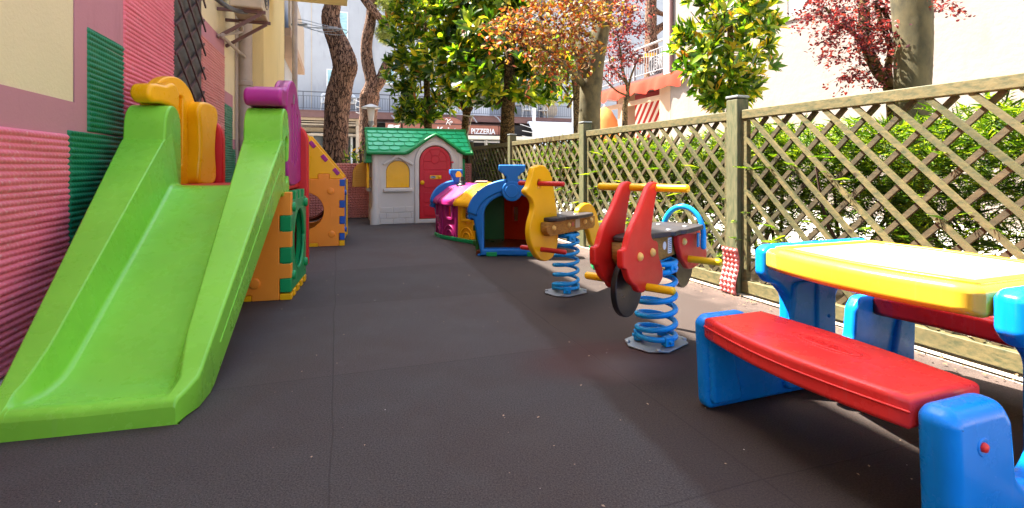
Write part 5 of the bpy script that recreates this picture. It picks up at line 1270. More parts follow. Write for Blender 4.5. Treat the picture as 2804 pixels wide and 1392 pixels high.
plum('young_plum_tree', AT(1712, 457, Yd)-V(0, 0, .75),
     [([AT(1712, 520, Yd), AT(1710, 400, Yd), AT(1711, 340, Yd), AT(1712, 290, Yd), AT(1720, 262, Yd)], [.075, .065, .05, .045, .04]),
      ([AT(1720, 262, Yd), AT(1716, 230, Yd), AT(1704, 190, Yd), AT(1700, 150, Yd), AT(1690, 90, Yd)], [.035, .03, .025, .02, .012]),
      ([AT(1720, 262, Yd), AT(1724, 225, Yd), AT(1735, 190, Yd), AT(1752, 150, Yd)], [.025, .02, .016, .01]),
      ([AT(1716, 262, Yd), AT(1690, 250, Yd), AT(1668, 230, Yd), AT(1655, 215, Yd)], [.022, .018, .014, .008]),
      ([AT(1716, 230, Yd), AT(1695, 205, Yd), AT(1672, 175, Yd), AT(1668, 150, Yd)], [.02, .018, .014, .008])],
     [bl(1640, 1765, -40, 60, Yd, .4), bl(1655, 1750, 40, 130, Yd, .4), bl(1680, 1750, 110, 170, Yd, .3), bl(1650, 1700, 150, 215, Yd, .2)],
     M_PLUMR, 20, .06, 'slender young tree with dark red leaves in front of the balcony', M_BARKM, 130, 31)
Ye = 3.0
plum('purple_plum_tree', AT(2450, 457, Ye)-V(0, 0, .75),
     [([AT(2452, 640, Ye), AT(2450, 420, Ye), AT(2448, 300, Ye), AT(2436, 240, Ye), AT(2400, 190, Ye), AT(2372, 120, Ye), AT(2366, 20, Ye), AT(2368, -60, Ye)], [.045, .042, .038, .036, .032, .03, .028, .022]),
      ([AT(2440, 250, Ye), AT(2432, 190, Ye), AT(2438, 130, Ye), AT(2410, 50, Ye), AT(2390, -30, Ye)], [.022, .02, .018, .014, .01]),
      ([AT(2372, 120, Ye), AT(2330, 85, Ye), AT(2290, 60, Ye), AT(2260, 20, Ye)], [.016, .013, .01, .006]),
      ([AT(2446, 90, Ye), AT(2420, 30, Ye), AT(2400, 15, Ye)], [.014, .012, .01])],
     [bl(2225, 2340, -50, 60, Ye, .25), bl(2260, 2400, 20, 110, Ye, .22), bl(2290, 2400, 90, 180, Ye, .2), bl(2310, 2390, 170, 240, Ye, .12), bl(2400, 2460, 20, 150, Ye, .12), bl(2540, 2585, 0, 40, Ye+.1, .1), bl(2380, 2470, -40, 30, Ye, .2)],
     M_PLUMR, 20, .026, 'purple leaved plum tree beside the big grey trunk, in front of the white wall', M_BARKM, 190, 41)
Yb = 2.85
t = thing('big_trunk_tree', AT(2503, 457, Yb)-V(0, 0, .75), 'big smooth grey green tree trunk behind the right part of the fence', 'tree')
trunk_mesh([AT(2496, 860, Yb), AT(2498, 560, Yb), AT(2498, 400, Yb), AT(2498, 250, Yb), AT(2500, 100, Yb), AT(2494, -60, Yb), AT(2490, -400, Yb)], [.10, .088, .083, .084, .09, .096, .10], 40, .03, 6, 5).build('trunk', M_BARKG, t)

# pines
def pine(name, pts, rad, label, extra=(), tufts=(), seed=2, base=None):
    t = thing(name, base, label, 'tree', 'pine trees at the back'); m = trunk_mesh(pts, rad, 44, .055, seed, 7, 22)
    for p_, r_ in extra:
        e = trunk_mesh(p_, r_, 20, .06, seed+3, 7, 10); m.add(e.v, e.f)
    m.build('trunk', M_BARKP, t)
    if tufts:
        parts = []
        for (x0, x1, y0, y1, Y) in tufts:
            c = AT((x0+x1)/2, (y0+y1)/2, Y); rx = (x1-x0)/2/FPX*Y; rz = (y1-y0)/2/FPX*Y; nt_ = 150
            cc = np.array(c)+rnd(nt_)*np.array([rx, rx, rz])*(RNG.random((nt_, 1))**.4)
            for k in range(16): parts.append(small_leaf(cc, rnd(nt_), rnd(nt_), RNG.uniform(.09, .16, nt_), .07))
        V_, F_ = cat(parts); fast('needle_tufts', V_, F_, M_PINEL, t)
    return t
Yp = 10.5
pine('pine_tree', [AT(918, 560, Yp), AT(920, 430, Yp), AT(921, 340, Yp), AT(925, 270, Yp), AT(937, 215, Yp), AT(945, 180, Yp), AT(930, 130, Yp), AT(912, 85, Yp), AT(906, 45, Yp), AT(914, 0, Yp), AT(912, -80, Yp)], [.25, .24, .245, .25, .235, .245, .21, .19, .175, .15, .15],
     'thick bent pine trunk with deeply cracked bark left of the playhouse', [([AT(944, 195, Yp-.05), AT(955, 178, Yp-.1), AT(960, 172, Yp-.12)], [.13, .12, .085])], base=AT(918, 457, Yp)-V(0, 0, .75), seed=2)
Yq = 14.0
pine('pine_tree', [AT(1008, 500, Yq), AT(1008, 350, Yq), AT(1010, 285, Yq), AT(1012, 262, Yq), AT(1017, 225, Yq), AT(1005, 160, Yq), AT(1005, 110, Yq), AT(1016, 50, Yq), AT(1020, -40, Yq)], [.24, .23, .25, .26, .17, .155, .15, .14, .13],
     'forked pine tree behind the garden lantern', [([AT(1016, 255, Yq), AT(1040, 225, Yq), AT(1055, 190, Yq), AT(1068, 160, Yq)], [.17, .15, .14, .13]), ([AT(985, -20, Yq-.3), AT(1010, 15, Yq-.3), AT(1040, 50, Yq-.2), AT(1075, 85, Yq)], [.10, .11, .10, .08])],
     [(1030, 1085, 65, 120, Yq), (1030, 1100, -20, 35, Yq), (1060, 1090, 20, 60, Yq)], base=AT(1008, 457, Yq)-V(0, 0, .75), seed=12)
Yr = 17.0
pine('pine_tree', [AT(1786, 480, Yr), AT(1786, 300, Yr), AT(1786, 160, Yr), AT(1782, 90, Yr), AT(1782, 40, Yr), AT(1784, -60, Yr)], [.30, .28, .24, .19, .185, .17],
     'pine trunk standing behind the balcony railing', [([AT(1788, 92, Yr), AT(1805, 78, Yr), AT(1830, 62, Yr)], [.14, .12, .10]), ([AT(1790, 25, Yr), AT(1803, 35, Yr), AT(1822, 42, Yr)], [.09, .08, .07])], base=AT(1786, 457, Yr)-V(0, 0, .75), seed=22)

# hedge of feathery conifers
hd = thing('hedge', FO+FD*1.5-FM*.6, 'feathery yellow green conifer hedge growing along behind the lattice fence', 'hedge')
nf = 21000
q = RNG.uniform(-2.6, 5.6, nf); dep = .16+RNG.random(nf)**1.2*.62
top = .93+.05*np.sin(q*5)+.04*np.sin(q*11+1)+.05*np.clip(np.sin(q*2.3+2), 0, 1)
zz = .33+(top-.33)*RNG.random(nf)**.75
zz = np.where(RNG.random(nf) < .07, RNG.uniform(.12, .4, nf), zz)
hol = (np.sin(q*6.5+1)+np.sin(zz*13+q*2)+np.sin(q*14+zz*5))
k = (hol > -2.0) | (zz > .7); q, dep, zz = q[k], dep[k], zz[k]; nf = len(q)
fo, fd, fmn = np.array(FO), np.array(FD), -np.array(FM)
base = fo+fd*q[:, None]+fmn*dep[:, None]; base[:, 2] = zz
th = RNG.uniform(0, 2*PI, nf)
d0 = unit(-fmn*RNG.uniform(.1, 1.1, nf)[:, None]+fd*RNG.normal(0, .7, nf)[:, None]+np.array([0, 0, 1])*RNG.uniform(-.25, .75, nf)[:, None]+fmn*.2)
far_ = dep > .5; d0[far_] = unit(d0[far_]+fmn*.9)
nr_ = unit(np.array([0, 0, 1.])+rnd(nf)*.45); sd_ = unit(np.cross(d0, nr_)); FLn = RNG.uniform(.07, .125, nf)
parts = []; npair = 6
for i in range(npair):
    s = (i+.6)/npair; p = base+d0*(FLn*s)[:, None]-np.array([0, 0, 1.])*(FLn*s*s*.25)[:, None]; ln = FLn*.42*(1-s*.62)
    for sg in (-1, 1):
        d = unit(sd_*sg*.9+d0*.75+rnd(nf)*.08); parts.append(small_leaf(p, d, nr_, ln, .26))
parts.append(small_leaf(base, d0, nr_, FLn*1.08, .06))
V_, F_ = cat(parts); dry = RNG.random(nf) < 0
fast('foliage', V_, F_, M_YEW, hd)
# sprays poking out through the lattice
nn_ = 260; q = RNG.uniform(-1.8, 5.5, nn_); z_ = RNG.uniform(.2, .85, nn_); base = fo+fd*q[:, None]-fmn*RNG.uniform(-.12, .0, nn_)[:, None]; base[:, 2] = z_
d0 = unit(-fmn*1.0+fd*RNG.normal(0, .6, nn_)[:, None]+np.array([0, 0, 1])*RNG.uniform(-.3, .3, nn_)[:, None]); nr_ = unit(np.array([0, 0, 1.])+rnd(nn_)*.3); sd_ = unit(np.cross(d0, nr_)); FLn = RNG.uniform(.08, .15, nn_); parts = []
for i in range(10):
    s = (i+.6)/10; p = base+d0*(FLn*s)[:, None]; ln = FLn*.36*(1-s*.6)
    for sg in (-1, 1): parts.append(small_leaf(p, unit(sd_*sg*.9+d0*.75), nr_, ln, .24))
parts.append(small_leaf(base, d0, nr_, FLn*1.05, .05)); V_, F_ = cat(parts); fast('outer_sprays', V_, F_, M_YEW, hd)
m = M(); r_ = random.Random(4)
for k in range(26):
    q_ = -2.4+k*.31+r_.uniform(-.08, .08); o = FO+FD*q_-FM*r_.uniform(.3, .6)
    for j in range(3):
        a = r_.uniform(0, 6.3); e = V(math.cos(a), math.sin(a), 0)
        m.tube(cr3([o+e*.01, o+e*.05+V(0, 0, .2), o+e*(.1+.08*j)+V(0, 0, .45), o+e*(.14+.1*j)+V(0, 0, .75)], 3), lambda s: .016*(1-.7*s), 7, False)
m.build('stems', M_TWIG, hd)
# twiggy dead shoots
m = M()
for k in range(150):
    q_ = r_.uniform(-2, 5.5); o = FO+FD*q_-FM*r_.uniform(.1, .7)+V(0, 0, r_.uniform(.12, .6)); a = r_.uniform(0, 6.3)
    e = V(math.cos(a), math.sin(a), r_.uniform(-.4, .7)); m.tube([o, o+e*.07, o+e*.16+V(0, 0, .02)], lambda s: .0032*(1-.6*s), 4, False)
m.build('dead_twigs', M_TWIG, hd, kind='stuff')
# low leafy plants by the restaurant side and a small bush at the end wall
def bush(c, r, h_, n, ll, label, mat=None):
    P_ = np.array(c)+rnd(n)*np.array([r, r, h_/2])*(RNG.random((n, 1))**.45)+np.array([0, 0, h_/2])
    V_, F_ = leafset(P_, unit(rnd(n)+np.array([0, 0, .5])), rnd(n), ll*RNG.uniform(.6, 1.2, n), .4)
    t = thing('bush', c, label, 'bush'); fast('foliage', V_, F_, mat or M_MAGN, t)
    m = M()
    for k in range(5): m.tube([Vector(c), Vector(c)+V(r*.5*math.cos(k*1.3), r*.5*math.sin(k*1.3), h_*.8)], .012, 6)
    m.build('stems', M_TWIG, t)
bush(AT(965, 457, 10.2)-V(0, 0, .75), .28, 1.1, 320, .11, 'small dark bush beside the thick pine trunk')
bush(AT(995, 457, 8.9)-V(0, 0, .75), .14, 1.3, 120, .09, 'thin climbing plant beside the playhouse roof corner')
# fallen bits on the rubber floor
n = 420; uu = RNG.uniform(-1.2, 7.4, n); vv = -1.0+3.2*RNG.random(n)**.8
P_ = np.array([UV(a, b, .004) for a, b in zip(uu, vv)]); V_, F_ = small_leaf(P_, unit(rnd(n)*np.array([1, 1, .12])), np.tile([0, 0, 1.], (n, 1)), RNG.uniform(.003, .011, n), .6)
fast('fallen_petals', V_, F_, plain('dry petals', '#b59a7c', .9), None, kind='stuff', label='tiny pale petals and leaf bits scattered on the rubber floor', cat='petals')
n = 900; q = RNG.uniform(-2.2, 5.4, n); off = RNG.normal(.10, .05, n)
P_ = np.array([FO+FD*a+FM*b+V(0, 0, .010) for a, b in zip(q, off)]); V_, F_ = small_leaf(P_, unit(rnd(n)*np.array([1, 1, .25])), np.tile([0, 0, 1.], (n, 1)), RNG.uniform(.006, .02, n), .5)
fast('leaf_litter', V_, F_, plain('dry litter', '#8a6a48', .9), None, kind='stuff', label='dry leaf litter collected along the foot of the lattice fence', cat='leaf litter')
# ------------------------------------------------------------------ restaurant building across the end
RU = 24.8
FR = Fr(UV(RU, 0), WN, (0, 0, 1), -WU)
def fr(x, y, t=0): return FR.un(x, y, t)
rs = thing('restaurant_building', UV(RU+2, -2), 'pale apartment block with balcony above a brown signed restaurant front', 'building')
zs1 = fr(1100, 312)[1]; zs0 = fr(1100, 328)[1]       # slab top / bottom
aL, aR = -14.0, fr(1566, 300)[0]
m = M(); m.box(FR, aL, aR+9, zs0, 16, -8, -1.5); m.build('upper_wall', M_FACADE, rs)
m = M(); m.box(FR, aL, aR, zs0, zs1, -1.498, 0); m.box(FR, aL, aR, zs1+.0, zs1+.04, -.04, .03); m.build('balcony_slab', M_BROWNMET, rs)
def pane(x0, x1, y0, y1, t=-1.5, shut=True, nm='window'):
    a0, z1 = fr(x0, y0, t); a1, z0 = fr(x1, y1, t)
    m = M(); m.box(FR, a0-.05, a1+.05, z0-.08, z0-.02, t, t+.09); m.box(FR, a0-.05, a0, z0, z1, t, t+.05); m.box(FR, a1, a1+.05, z0, z1, t, t+.05); m.box(FR, a0-.05, a1+.05, z1, z1+.05, t, t+.05)
    o = m.build(nm, M_WHITE, rs); m = M(); m.box(FR, a0, a1, z0-.02, z1, t+.0, t+.01)
    if shut:
        k = 0
        while z0+k*.075 < z1-.05: m.prism(Fr(FR.P(0, 0, t), FR.ax, (0, 0, 1), FR.n), [rectp(a0+.01, z0+k*.075, a1-.01, z0+k*.075+.055)], .012, .04, .008, 1); k += 1
    m.build('shutter' if shut else 'pane', M_SHUT if shut else M_GLASS, o)
pane(931, 950, 35, 106); pane(897, 918, 192, 245); pane(1056, 1080, 48, 120); pane(1057, 1078, 165, 228); pane(1425, 1462, 225, 272); pane(1180, 1210, 60, 130); pane(1300, 1330, 60, 130)
m = M()
for x in (1012, 1481): a_, _ = fr(x, 100, -1.5); m.tube([FR.P(a_, z, -1.42) for z in (zs1, 8, 16)], .09, 10, False)
m.build('drain_pipe', M_RAIL, rs)
m = M(); a_, _ = fr(852, 100, -1.5); m.box(FR, a_, a_+.03, zs1, 16, -1.5, -1.485); m.build('wall_joint', M_BEIGE, rs)
# railing
zr_ = fr(1100, 262)[1]; m = M()
m.box(FR, aL, aR, zr_-.02, zr_+.02, -.06, -.02); m.box(FR, aL, aR, zr_-.20, zr_-.18, -.05, -.03); m.box(FR, aL, aR, zs1+.12, zs1+.14, -.05, -.03)
a_ = aL+3
while a_ < aR: m.box(FR, a_, a_+.014, zs1+.13, zr_-.19, -.047, -.033); a_ += .115
a_ = aL+3
while a_ < aR: m.box(FR, a_, a_+.04, zs1, zr_, -.06, -.02); a_ += 1.9
m.build('railing', M_RAIL, rs)
m = M(); a_, _ = fr(1290, 300, -1.5); m.box(FR, a_-2.0, a_+1.0, zs1, zs1+1.9, -1.5, -1.46); m.build('balcony_door', M_WHITE, rs)
m = M(); a_, _ = fr(1371, 300, -1.5); m.box(FR, a_, a_+.35, zs1, zs1+2.1, -1.499, -1.455); m.build('door_opening', M_DARK, rs)
# ground floor
m = M(); m.box(FR, aL, aR, -.05, 3.0, -8, -2.2); m.build('shop_recess', M_DARK, rs)
zf0 = fr(850, 338)[1]
def fbox(m, x0, x1, y0, y1, t0, t1, xr=850):
    a0, z1 = fr(x0, y0, t1); a1, z0 = fr(x1, y1, t1); m.box(FR, a0, a1, z0, z1, t0, t1)
m = M(); fbox(m, 790, 985, 319, 333, -.7, -.3); fbox(m, 790, 985, 333, 336, -.7, -.2); fbox(m, 790, 985, 337, 345, -.9, -.25); fbox(m, 975, 990, 315, 450, -.9, -.25); fbox(m, 985, 1460, 322, 332, -1.0, -.5); fbox(m, 790, 985, 348, 364, -1.8, -1.2); fbox(m, 790, 985, 364, 374, -1.8, -.6)
m.build('fascia', M_BEIGE, rs)
m = M()
for x in np.arange(800, 985, 6.5): fbox(m, x, x+5.6, 336.5, 348, -1.5, -.9+.0)
m.build('ceiling_boards', plain('grey boards', '#7a736c', .7), rs)
def shopwin(x0, x1, y0, y1, t):
    a0, z1 = fr(x0, y0, t); a1, z0 = fr(x1, y1, t); m = M(); m.prism(FR, [rectp(a0, z0, a1, z1), rectp(a0+.1, z0+.1, a1-.1, z1-.1)], t-.05, t, 0)
    o = m.build('shop_window', M_WHITE, rs); m = M(); m.box(FR, a0+.1, a1-.1, z0+.1, z1-.1, t-.04, t-.03); m.build('pane', M_GLASS, o)
    m = M(); k = 0
    while k < 16: m.box(FR, a0+.12, a1-.3, z0+.15+k*.07, z0+.18+k*.07, t-.02, t-.008); k += 1
    m.build('blind', plain('brown blind', '#8a7a62', .7), o)
shopwin(852, 905, 364, 470, -1.1); shopwin(938, 966, 366, 470, -1.1)
# long sign
sg = thing('restaurant_sign', FR.P(0, 2.6, .2), 'long brown restaurant sign board with white serif lettering above the entrance', 'sign')
tS = .25; zt, zb_ = fr(1390, 346, tS)[1], fr(1390, 370, tS)[1]
aS0, aS1 = fr(1103, 350, tS)[0], fr(1365, 350, tS)[0]
m = M(); m.box(FR, aS0, aS1, zb_, zt, tS-.25, tS)
ac_, zc_ = fr(1229, 346, tS); R_ = fr(1268, 346, tS)[0]-ac_; hh = fr(1229, 321, tS)[1]-zt
m.prism(FR, [[(ac_+R_*math.cos(t), zt-.02+(hh+.02)*math.sin(t)) for t in np.linspace(0, PI, 24)]], tS-.1, tS+.003, 0)
aX0, aX1 = fr(1056, 350, tS)[0], fr(1098, 350, tS)[0]; m.box(FR, aX0, aX1, zb_, zt, tS-.2, tS)
aY0 = fr(1367, 350, tS)[0]; aY1 = fr(1392, 350, tS)[0]; m.box(FR, aY0, aY1, zb_, zt-.02, tS-.2, tS)
m.build('board', M_SIGN, sg)
M_DKB = plain('dark sign edge', '#4a2e28', .6)
m = M()
for a0_, a1_ in ((aX0, aX1), (aS0, aS1), (aY0, aY1)):
    m.box(FR, a0_-.04, a1_+.04, zt, zt+.05, tS-.2, tS+.03); m.box(FR, a0_-.04, a1_+.04, zb_-.05, zb_, tS-.2, tS+.03)
m.build('frame', M_DKB, sg)
hL = zt-zb_
def serif(s, x0, x1, y, hpx, m, sxx=None):
    """lettering fitted between two columns; slab serifs added to straight stems"""
    a0_, z0_ = fr(x0, y, tS); a1_, _ = fr(x1, y, tS); h_ = fr(x0, y-hpx, tS)[1]-z0_
    cu = bpy.data.curves.new('t', 'FONT'); cu.body = s; cu.size = 1; ob = bpy.data.objects.new('t', cu); COL.objects.link(ob); bpy.context.view_layer.update(); wd = ob.dimensions.x
    bpy.data.objects.remove(ob); bpy.data.curves.remove(cu)
    size = h_/.70; text(s, FR, (a0_+a1_)/2, z0_, size, tS+.01, None, m=m, ext=.008, sx=(a1_-a0_)/(wd*size), bold=.018)
    n = len(s); step = (a1_-a0_)/n
    for i, ch in enumerate(s):
        if ch in 'PIRTNK': 
            c = a0_+(i+(.5 if ch in 'IT' else .28))*step; m.box(FR, c-step*.24, c+step*.24, z0_-.0, z0_+h_*.09, tS+.003, tS+.0185)
m = M(); serif('RISTORANTE', 1107, 1184, 366.5, 11.5, m); serif('PIZZERIA', 1290, 1355, 366.5, 14.5, m); m.box(FR, fr(1189, 361, tS)[0], fr(1194, 361, tS)[0], fr(1189, 362, tS)[1], fr(1189, 360.5, tS)[1], tS+.003, tS+.018)
serif('Kristal', 1198, 1266, 366.5, 19, m)
cK, zK = fr(1229, 335, tS)
def stroke(m, pts, r=.018): m.tube(cr3([FR.P(a, z, tS+.02) for a, z in pts], 5), r, 6)
u_ = hh*.5
stroke(m, [(cK-u_*.9, zK+u_*.7), (cK-u_*.6, zK+u_*.9), (cK-u_*.3, zK+u_*.5), (cK-u_*.45, zK-.0*u_), (cK-u_*.75, zK-u_*.6)]); stroke(m, [(cK+u_*.4, zK+u_*.8), (cK-.1*u_, zK+u_*.4), (cK-u_*.4, zK+.05*u_)]); stroke(m, [(cK-u_*.4, zK+.05*u_), (cK+.0*u_, zK-.3*u_), (cK+u_*.35, zK-u_*.75)]); stroke(m, [(cK+u_*.15, zK), (cK+u_*.6, zK+u_*.3), (cK+u_*.95, zK+.05*u_), (cK+u_*.5, zK-.25*u_), (cK+u_*.15, zK)], .012); stroke(m, [(cK+u_*.15, zK), (cK+u_*.5, zK+.02), (cK+u_*.85, zK+.06*u_)], .01)
# small emblem on the left board
aE = (aX0+aX1)/2; zE = (zt+zb_)/2
m.prism(FR, [fillet([(aE-.28, zE-.02), (aE+.02, zE-.02), (aE+.0, zE+.15), (aE-.22, zE+.15)], .02)], tS+.002, tS+.012, 0)
m.prism(FR, [smooth([(aE-.05, zE-.15), (aE+.1, zE-.17), (aE+.24, zE-.08), (aE+.27, zE+.06), (aE+.3, zE+.15), (aE+.2, zE+.13), (aE+.08, zE+.12), (aE-.02, zE+.05), (aE+.08, zE+.03), (aE+.12, zE-.03), (aE+.02, zE-.06)], 3)], tS+.0125, tS+.02, 0)
m.build('lettering', M_SIGNL, sg)
m = M()
for x in (1078, 1152, 1296, 1362): 
    a_, z_ = fr(x, 326, tS); m.tube([FR.P(a_-.12, z_+.25, -.2), FR.P(a_+.0, z_+.05, .3), FR.P(a_+.12, z_-.18, .45)], .035, 8)
m.build('sign_lamp', M_RAILW, sg)
# awning box, cream awning front below the sign, white roller blind to the right
m = M(); fbox(m, 1268, 1476, 371, 384, -.2, .9); m.build('awning_valance', plain('cream awning', '#efe3c8', .8), rs)
m = M(); fbox(m, 1404, 1462, 345, 371, -1.2, -.1); m.build('shop_opening', M_DARK, rs)
m = M(); fbox(m, 1260, 1400, 386, 392, -.8, -.6); 
for x in (1290, 1330, 1388): fbox(m, x, x+5, 384, 450, -.9, -.6)
m.build('mullion', M_WHITE, rs)
m = M(); a0_, z1_ = fr(1448, 338, .2); a1_, _ = fr(1566, 338, .2); z0_ = fr(1500, 400, .2)[1]
m.loft([[FR.P(a0_, z1_, .2), FR.P(a1_, z1_, .2)], [FR.P(a0_+.25, z0_, 1.0), FR.P(a1_, z0_, 1.0)]], caps=False); m.box(FR, a0_, a1_, z1_, z1_+.1, -.1, .25); m.build('roller_awning', plain('white canvas', '#e9ecf0', .8), rs)
m = M(); a_, _ = fr(1568, 300, 0); m.box(FR, a_-.06, a_+.06, 0, 4.6, -.1, .02); m.build('white_column', M_WHITE, rs)
# awning arms and posts in white
for x, y0, y1, arm, lab in ((989, 272, 355, (975, 1000, 292), 'white metal awning post left of the garden lantern'), (1462, 296, 392, (1430, 1462, 358), 'white metal awning post in front of the restaurant blind')):
    m = M(); a_, zT = fr(x, y0, 2.0); z0_ = 0; m.box(FR, a_-.07, a_+.07, 0, zT, 1.95, 2.05)
    b0, zz_ = fr(arm[0], arm[2], 2.0); b1, _ = fr(arm[1], arm[2], 2.0)
    m.tube([FR.P(b0, zz_, 2.0), FR.P(b1, zz_-.1, 2.0)], .016, 8); m.tube([FR.P(b0, zz_-.25, 2.0), FR.P(b1, zz_-.35, 2.0)], .014, 8); m.tube([FR.P(b0-.1, zz_+.3, 2.0), FR.P(b1, zz_+.1, 2.0)], .014, 8)
    m.build('awning_post', M_WHITE, None, label=lab, cat='post')
# balcony furniture
def chair(a, z, t, lab, turn=0):
    o = FR.P(a, z, t); f = Fr((0, 0, 0), (math.cos(turn), math.sin(turn), 0), (0, 0, 1))
    r = thing('plastic_chair', o, lab, 'chair', 'white plastic chairs on the restaurant balcony'); f.o = o
    m = M(); m.prism(f, [fillet([(-.24, .42), (.24, .42), (.22, .82), (.12, .9), (-.12, .9), (-.22, .82)], .04), rectp(-.12, .55, -.03, .8, .02), rectp(.03, .55, .12, .8, .02)], -.27, -.23, .012); m.build('backrest', M_WHITE, r)
    m = M(); m.prism(Fr(f.P(0, .42, 0), f.ax, f.n, (0, 0, 1)), [rectp(-.24, -.25, .24, .25, .04)], -.02, .02, .01); m.build('seat', M_WHITE, r)
    for sx in (-1, 1):
        for sy in (-1, 1): m = M(); m.tube([f.P(sx*.21, .41, sy*.21), f.P(sx*.25, .0, sy*.25)], .022, 8); m.build('leg', M_WHITE, r)
        m = M(); m.tube(cr3([f.P(sx*.25, .42, .2), f.P(sx*.27, .64, .18), f.P(sx*.26, .66, -.22)], 4), .02, 8); m.build('armrest', M_WHITE, r)
for x, lab, tu in ((898, 'white plastic balcony chair left of the thick pine trunk', .8), (960, 'white plastic balcony chair just right of the thick pine trunk', .3), (1442, 'white plastic balcony chair seen from behind in the middle of the balcony', .1), (1484, 'white plastic balcony chair near the right end of the balcony', 1.2)):
    a_, _ = fr(x, 300, -.6); chair(a_, zs1+.04, -.6, lab, tu)
def table(a, t, lab):
    r = thing('plastic_table', FR.P(a, zs1+.04, t), lab, 'table'); f = Fr(FR.P(a, zs1+.04, t), FR.ax, FR.n, (0, 0, 1))
    m = M(); m.prism(f, [rectp(-.4, -.4, .4, .4, .05)], .68, .73, .015); m.build('tabletop', M_WHITE, r)
    for sx in (-1, 1):
        for sy in (-1, 1): m = M(); m.tube([f.P(sx*.33, sy*.33, .69), f.P(sx*.36, sy*.36, 0)], .03, 8); m.build('leg', M_WHITE, r)
table(fr(952, 300, -.9)[0]+.25, -.9, 'white plastic table on the balcony behind the thick pine trunk'); table(fr(1418, 300, -.9)[0], -.9, 'white plastic table on the balcony right of the big magnolia trunk')
m = M(); a_, _ = fr(1505, 290, -.7); f = Fr(FR.P(a_, zs1+.04, -.7), FR.ax, FR.n, (0, 0, 1))
m.prism(Fr(FR.P(a_, zs1+.09, -.7), FR.ax, (0, 0, 1), FR.n), [circ(0, .45, .46, 24)], -.03, .03, .01)
for k in range(8): m.box(Fr(FR.P(a_, zs1+.09, -.7), FR.ax, (0, 0, 1), FR.n), -.4+k*.1, -.37+k*.1, .12, .8, .031, .045)
m.build('folded_table', M_BEIGE, None, label='round slatted table folded upright at the right end of the balcony', cat='table')
# lantern
la = thing('garden_lantern', AT(1016, 457, 9.0)-V(0, 0, .75), 'white garden lantern with flat round hat behind the playhouse roof', 'lamp')
c = AT(1016, 457, 9.0)-V(0, 0, .75); k_ = 9.0/1400
zt_ = .75+(457-290)*k_
m = M(); m.lathe(c, [(0, zt_+.03), (.03, zt_+.028), (.10, zt_+.0), (.172, zt_-.035), (.17, zt_-.045), (.08, zt_-.045)], 28); m.build('hat', M_WHITE, la)
m_, nt, b = newmat('frosted glass'); b.inputs['Base Color'].default_value = (.75, .72, .68, 1); b.inputs['Roughness'].default_value = .3; b.inputs['Subsurface Weight'].default_value = .0
m = M(); m.lathe(c, [(.062, zt_-.046), (.066, zt_-.05), (.045, zt_-.27), (.04, zt_-.28), (0, zt_-.28)], 24); m.build('globe', m_, la)
m = M(); m.lathe(c, [(.045, zt_-.27), (.05, zt_-.275), (.05, zt_-.33), (.025, zt_-.36), (.022, .0)], 18); m.build('pole', M_GALV, la)

# ------------------------------------------------------------------ right hand building
RV = 7.8
FQ_ = Fr(UV(0, RV), -WU, (0, 0, 1), -WN)        # a grows towards the camera
def gq(x, y, t=0): return FQ_.un(x, y, t)
aC = gq(1836, 300)[0]
rb_ = thing('white_wall_house', UV(4, RV+2), 'tall sunlit white rendered wall of the house on the right, with red valance and balcony', 'building')
m = M(); m.box(FQ_, aC, 14, -.05, 11.5, -8, 0); m.build('wall', M_WHITEW, rb_)
aP0, aP1 = gq(1815, 300)[0], aC
zb2 = gq(1825, 214)[1]
m = M(); m.box(FQ_, gq(1806, 300)[0], aC-.002, -.05, zb2, -1.5, .004); m.build('corner_pier', M_PEACH, rb_)
m = M(); m.box(FQ_, gq(1818, 200)[0], aC-.002, zb2, 11.5, -.5, .01); m.build('white_pillar', M_WHITE, rb_)
m = M(); m.tube([FQ_.P(aC+.1, z, .06) for z in (zb2+.1, 5, 11)], .05, 8, False); m.build('drain_pipe', M_BROWNMET, rb_)
aB = gq(1600, 300)[0]
m = M(); m.box(FQ_, aB, aP0, zb2-.0, zb2+.16, -3, .0); m.build('balcony_slab', M_BROWNMET, rb_)
m = M(); zR = gq(1817, 106)[1]
m.tube([FQ_.P(aB, zR, -.05), FQ_.P(aP0, zR, -.05)], .035, 8); m.tube([FQ_.P(aB, zR-.18, -.05), FQ_.P(aP0, zR-.18, -.05)], .015, 6); m.tube([FQ_.P(aB, zb2+.28, -.05), FQ_.P(aP0, zb2+.28, -.05)], .015, 6)
a_ = aB
while a_ < aP0: m.box(FQ_, a_, a_+.018, zb2+.28, zR-.18, -.06, -.04); a_ += .115
for a_ in (gq(1668, 200)[0], gq(1733, 200)[0], aB): m.box(FQ_, a_-.03, a_+.03, zb2+.16, zR, -.08, -.02)
m.build('railing', M_RAILW, rb_)
M_REDC = stucco('faded red canvas', '#cc3a26', .9, .1, bs=.1); 
m = M(); zv1 = zb2+.10; rows = []
nn2 = 60
for k in range(nn2+1):
    a_ = aB+(gq(1880, 214)[0]-aB)*k/nn2; w_ = .06*math.sin(a_*5)+.04*math.sin(a_*13); dr_z = .36+.04*math.sin(a_*9)
    rows.append([FQ_.P(a_, zv1, .03), FQ_.P(a_, zv1-.12, .12+w_*.4), FQ_.P(a_, zv1-dr_z, .16+w_)])
m.loft(rows, caps=False); m.build('valance', M_REDC, rb_)
m = M(); m.box(FQ_, gq(1640, 300)[0], aP0, zb2-.5, zb2-.38, -.1, .0); m.build('porch_beam', M_PEACH, rb_)
m = M(); m.box(FQ_, gq(1690, 300)[0], gq(1706, 300)[0], 0, zb2-.002, -.4, -.02); m.build('porch_column', M_PEACH, rb_)
m = M(); m.box(FQ_, aB-2, aP0, 0, 3.2, -4, -3.2); m.build('porch_back_wall', M_PEACH, rb_)
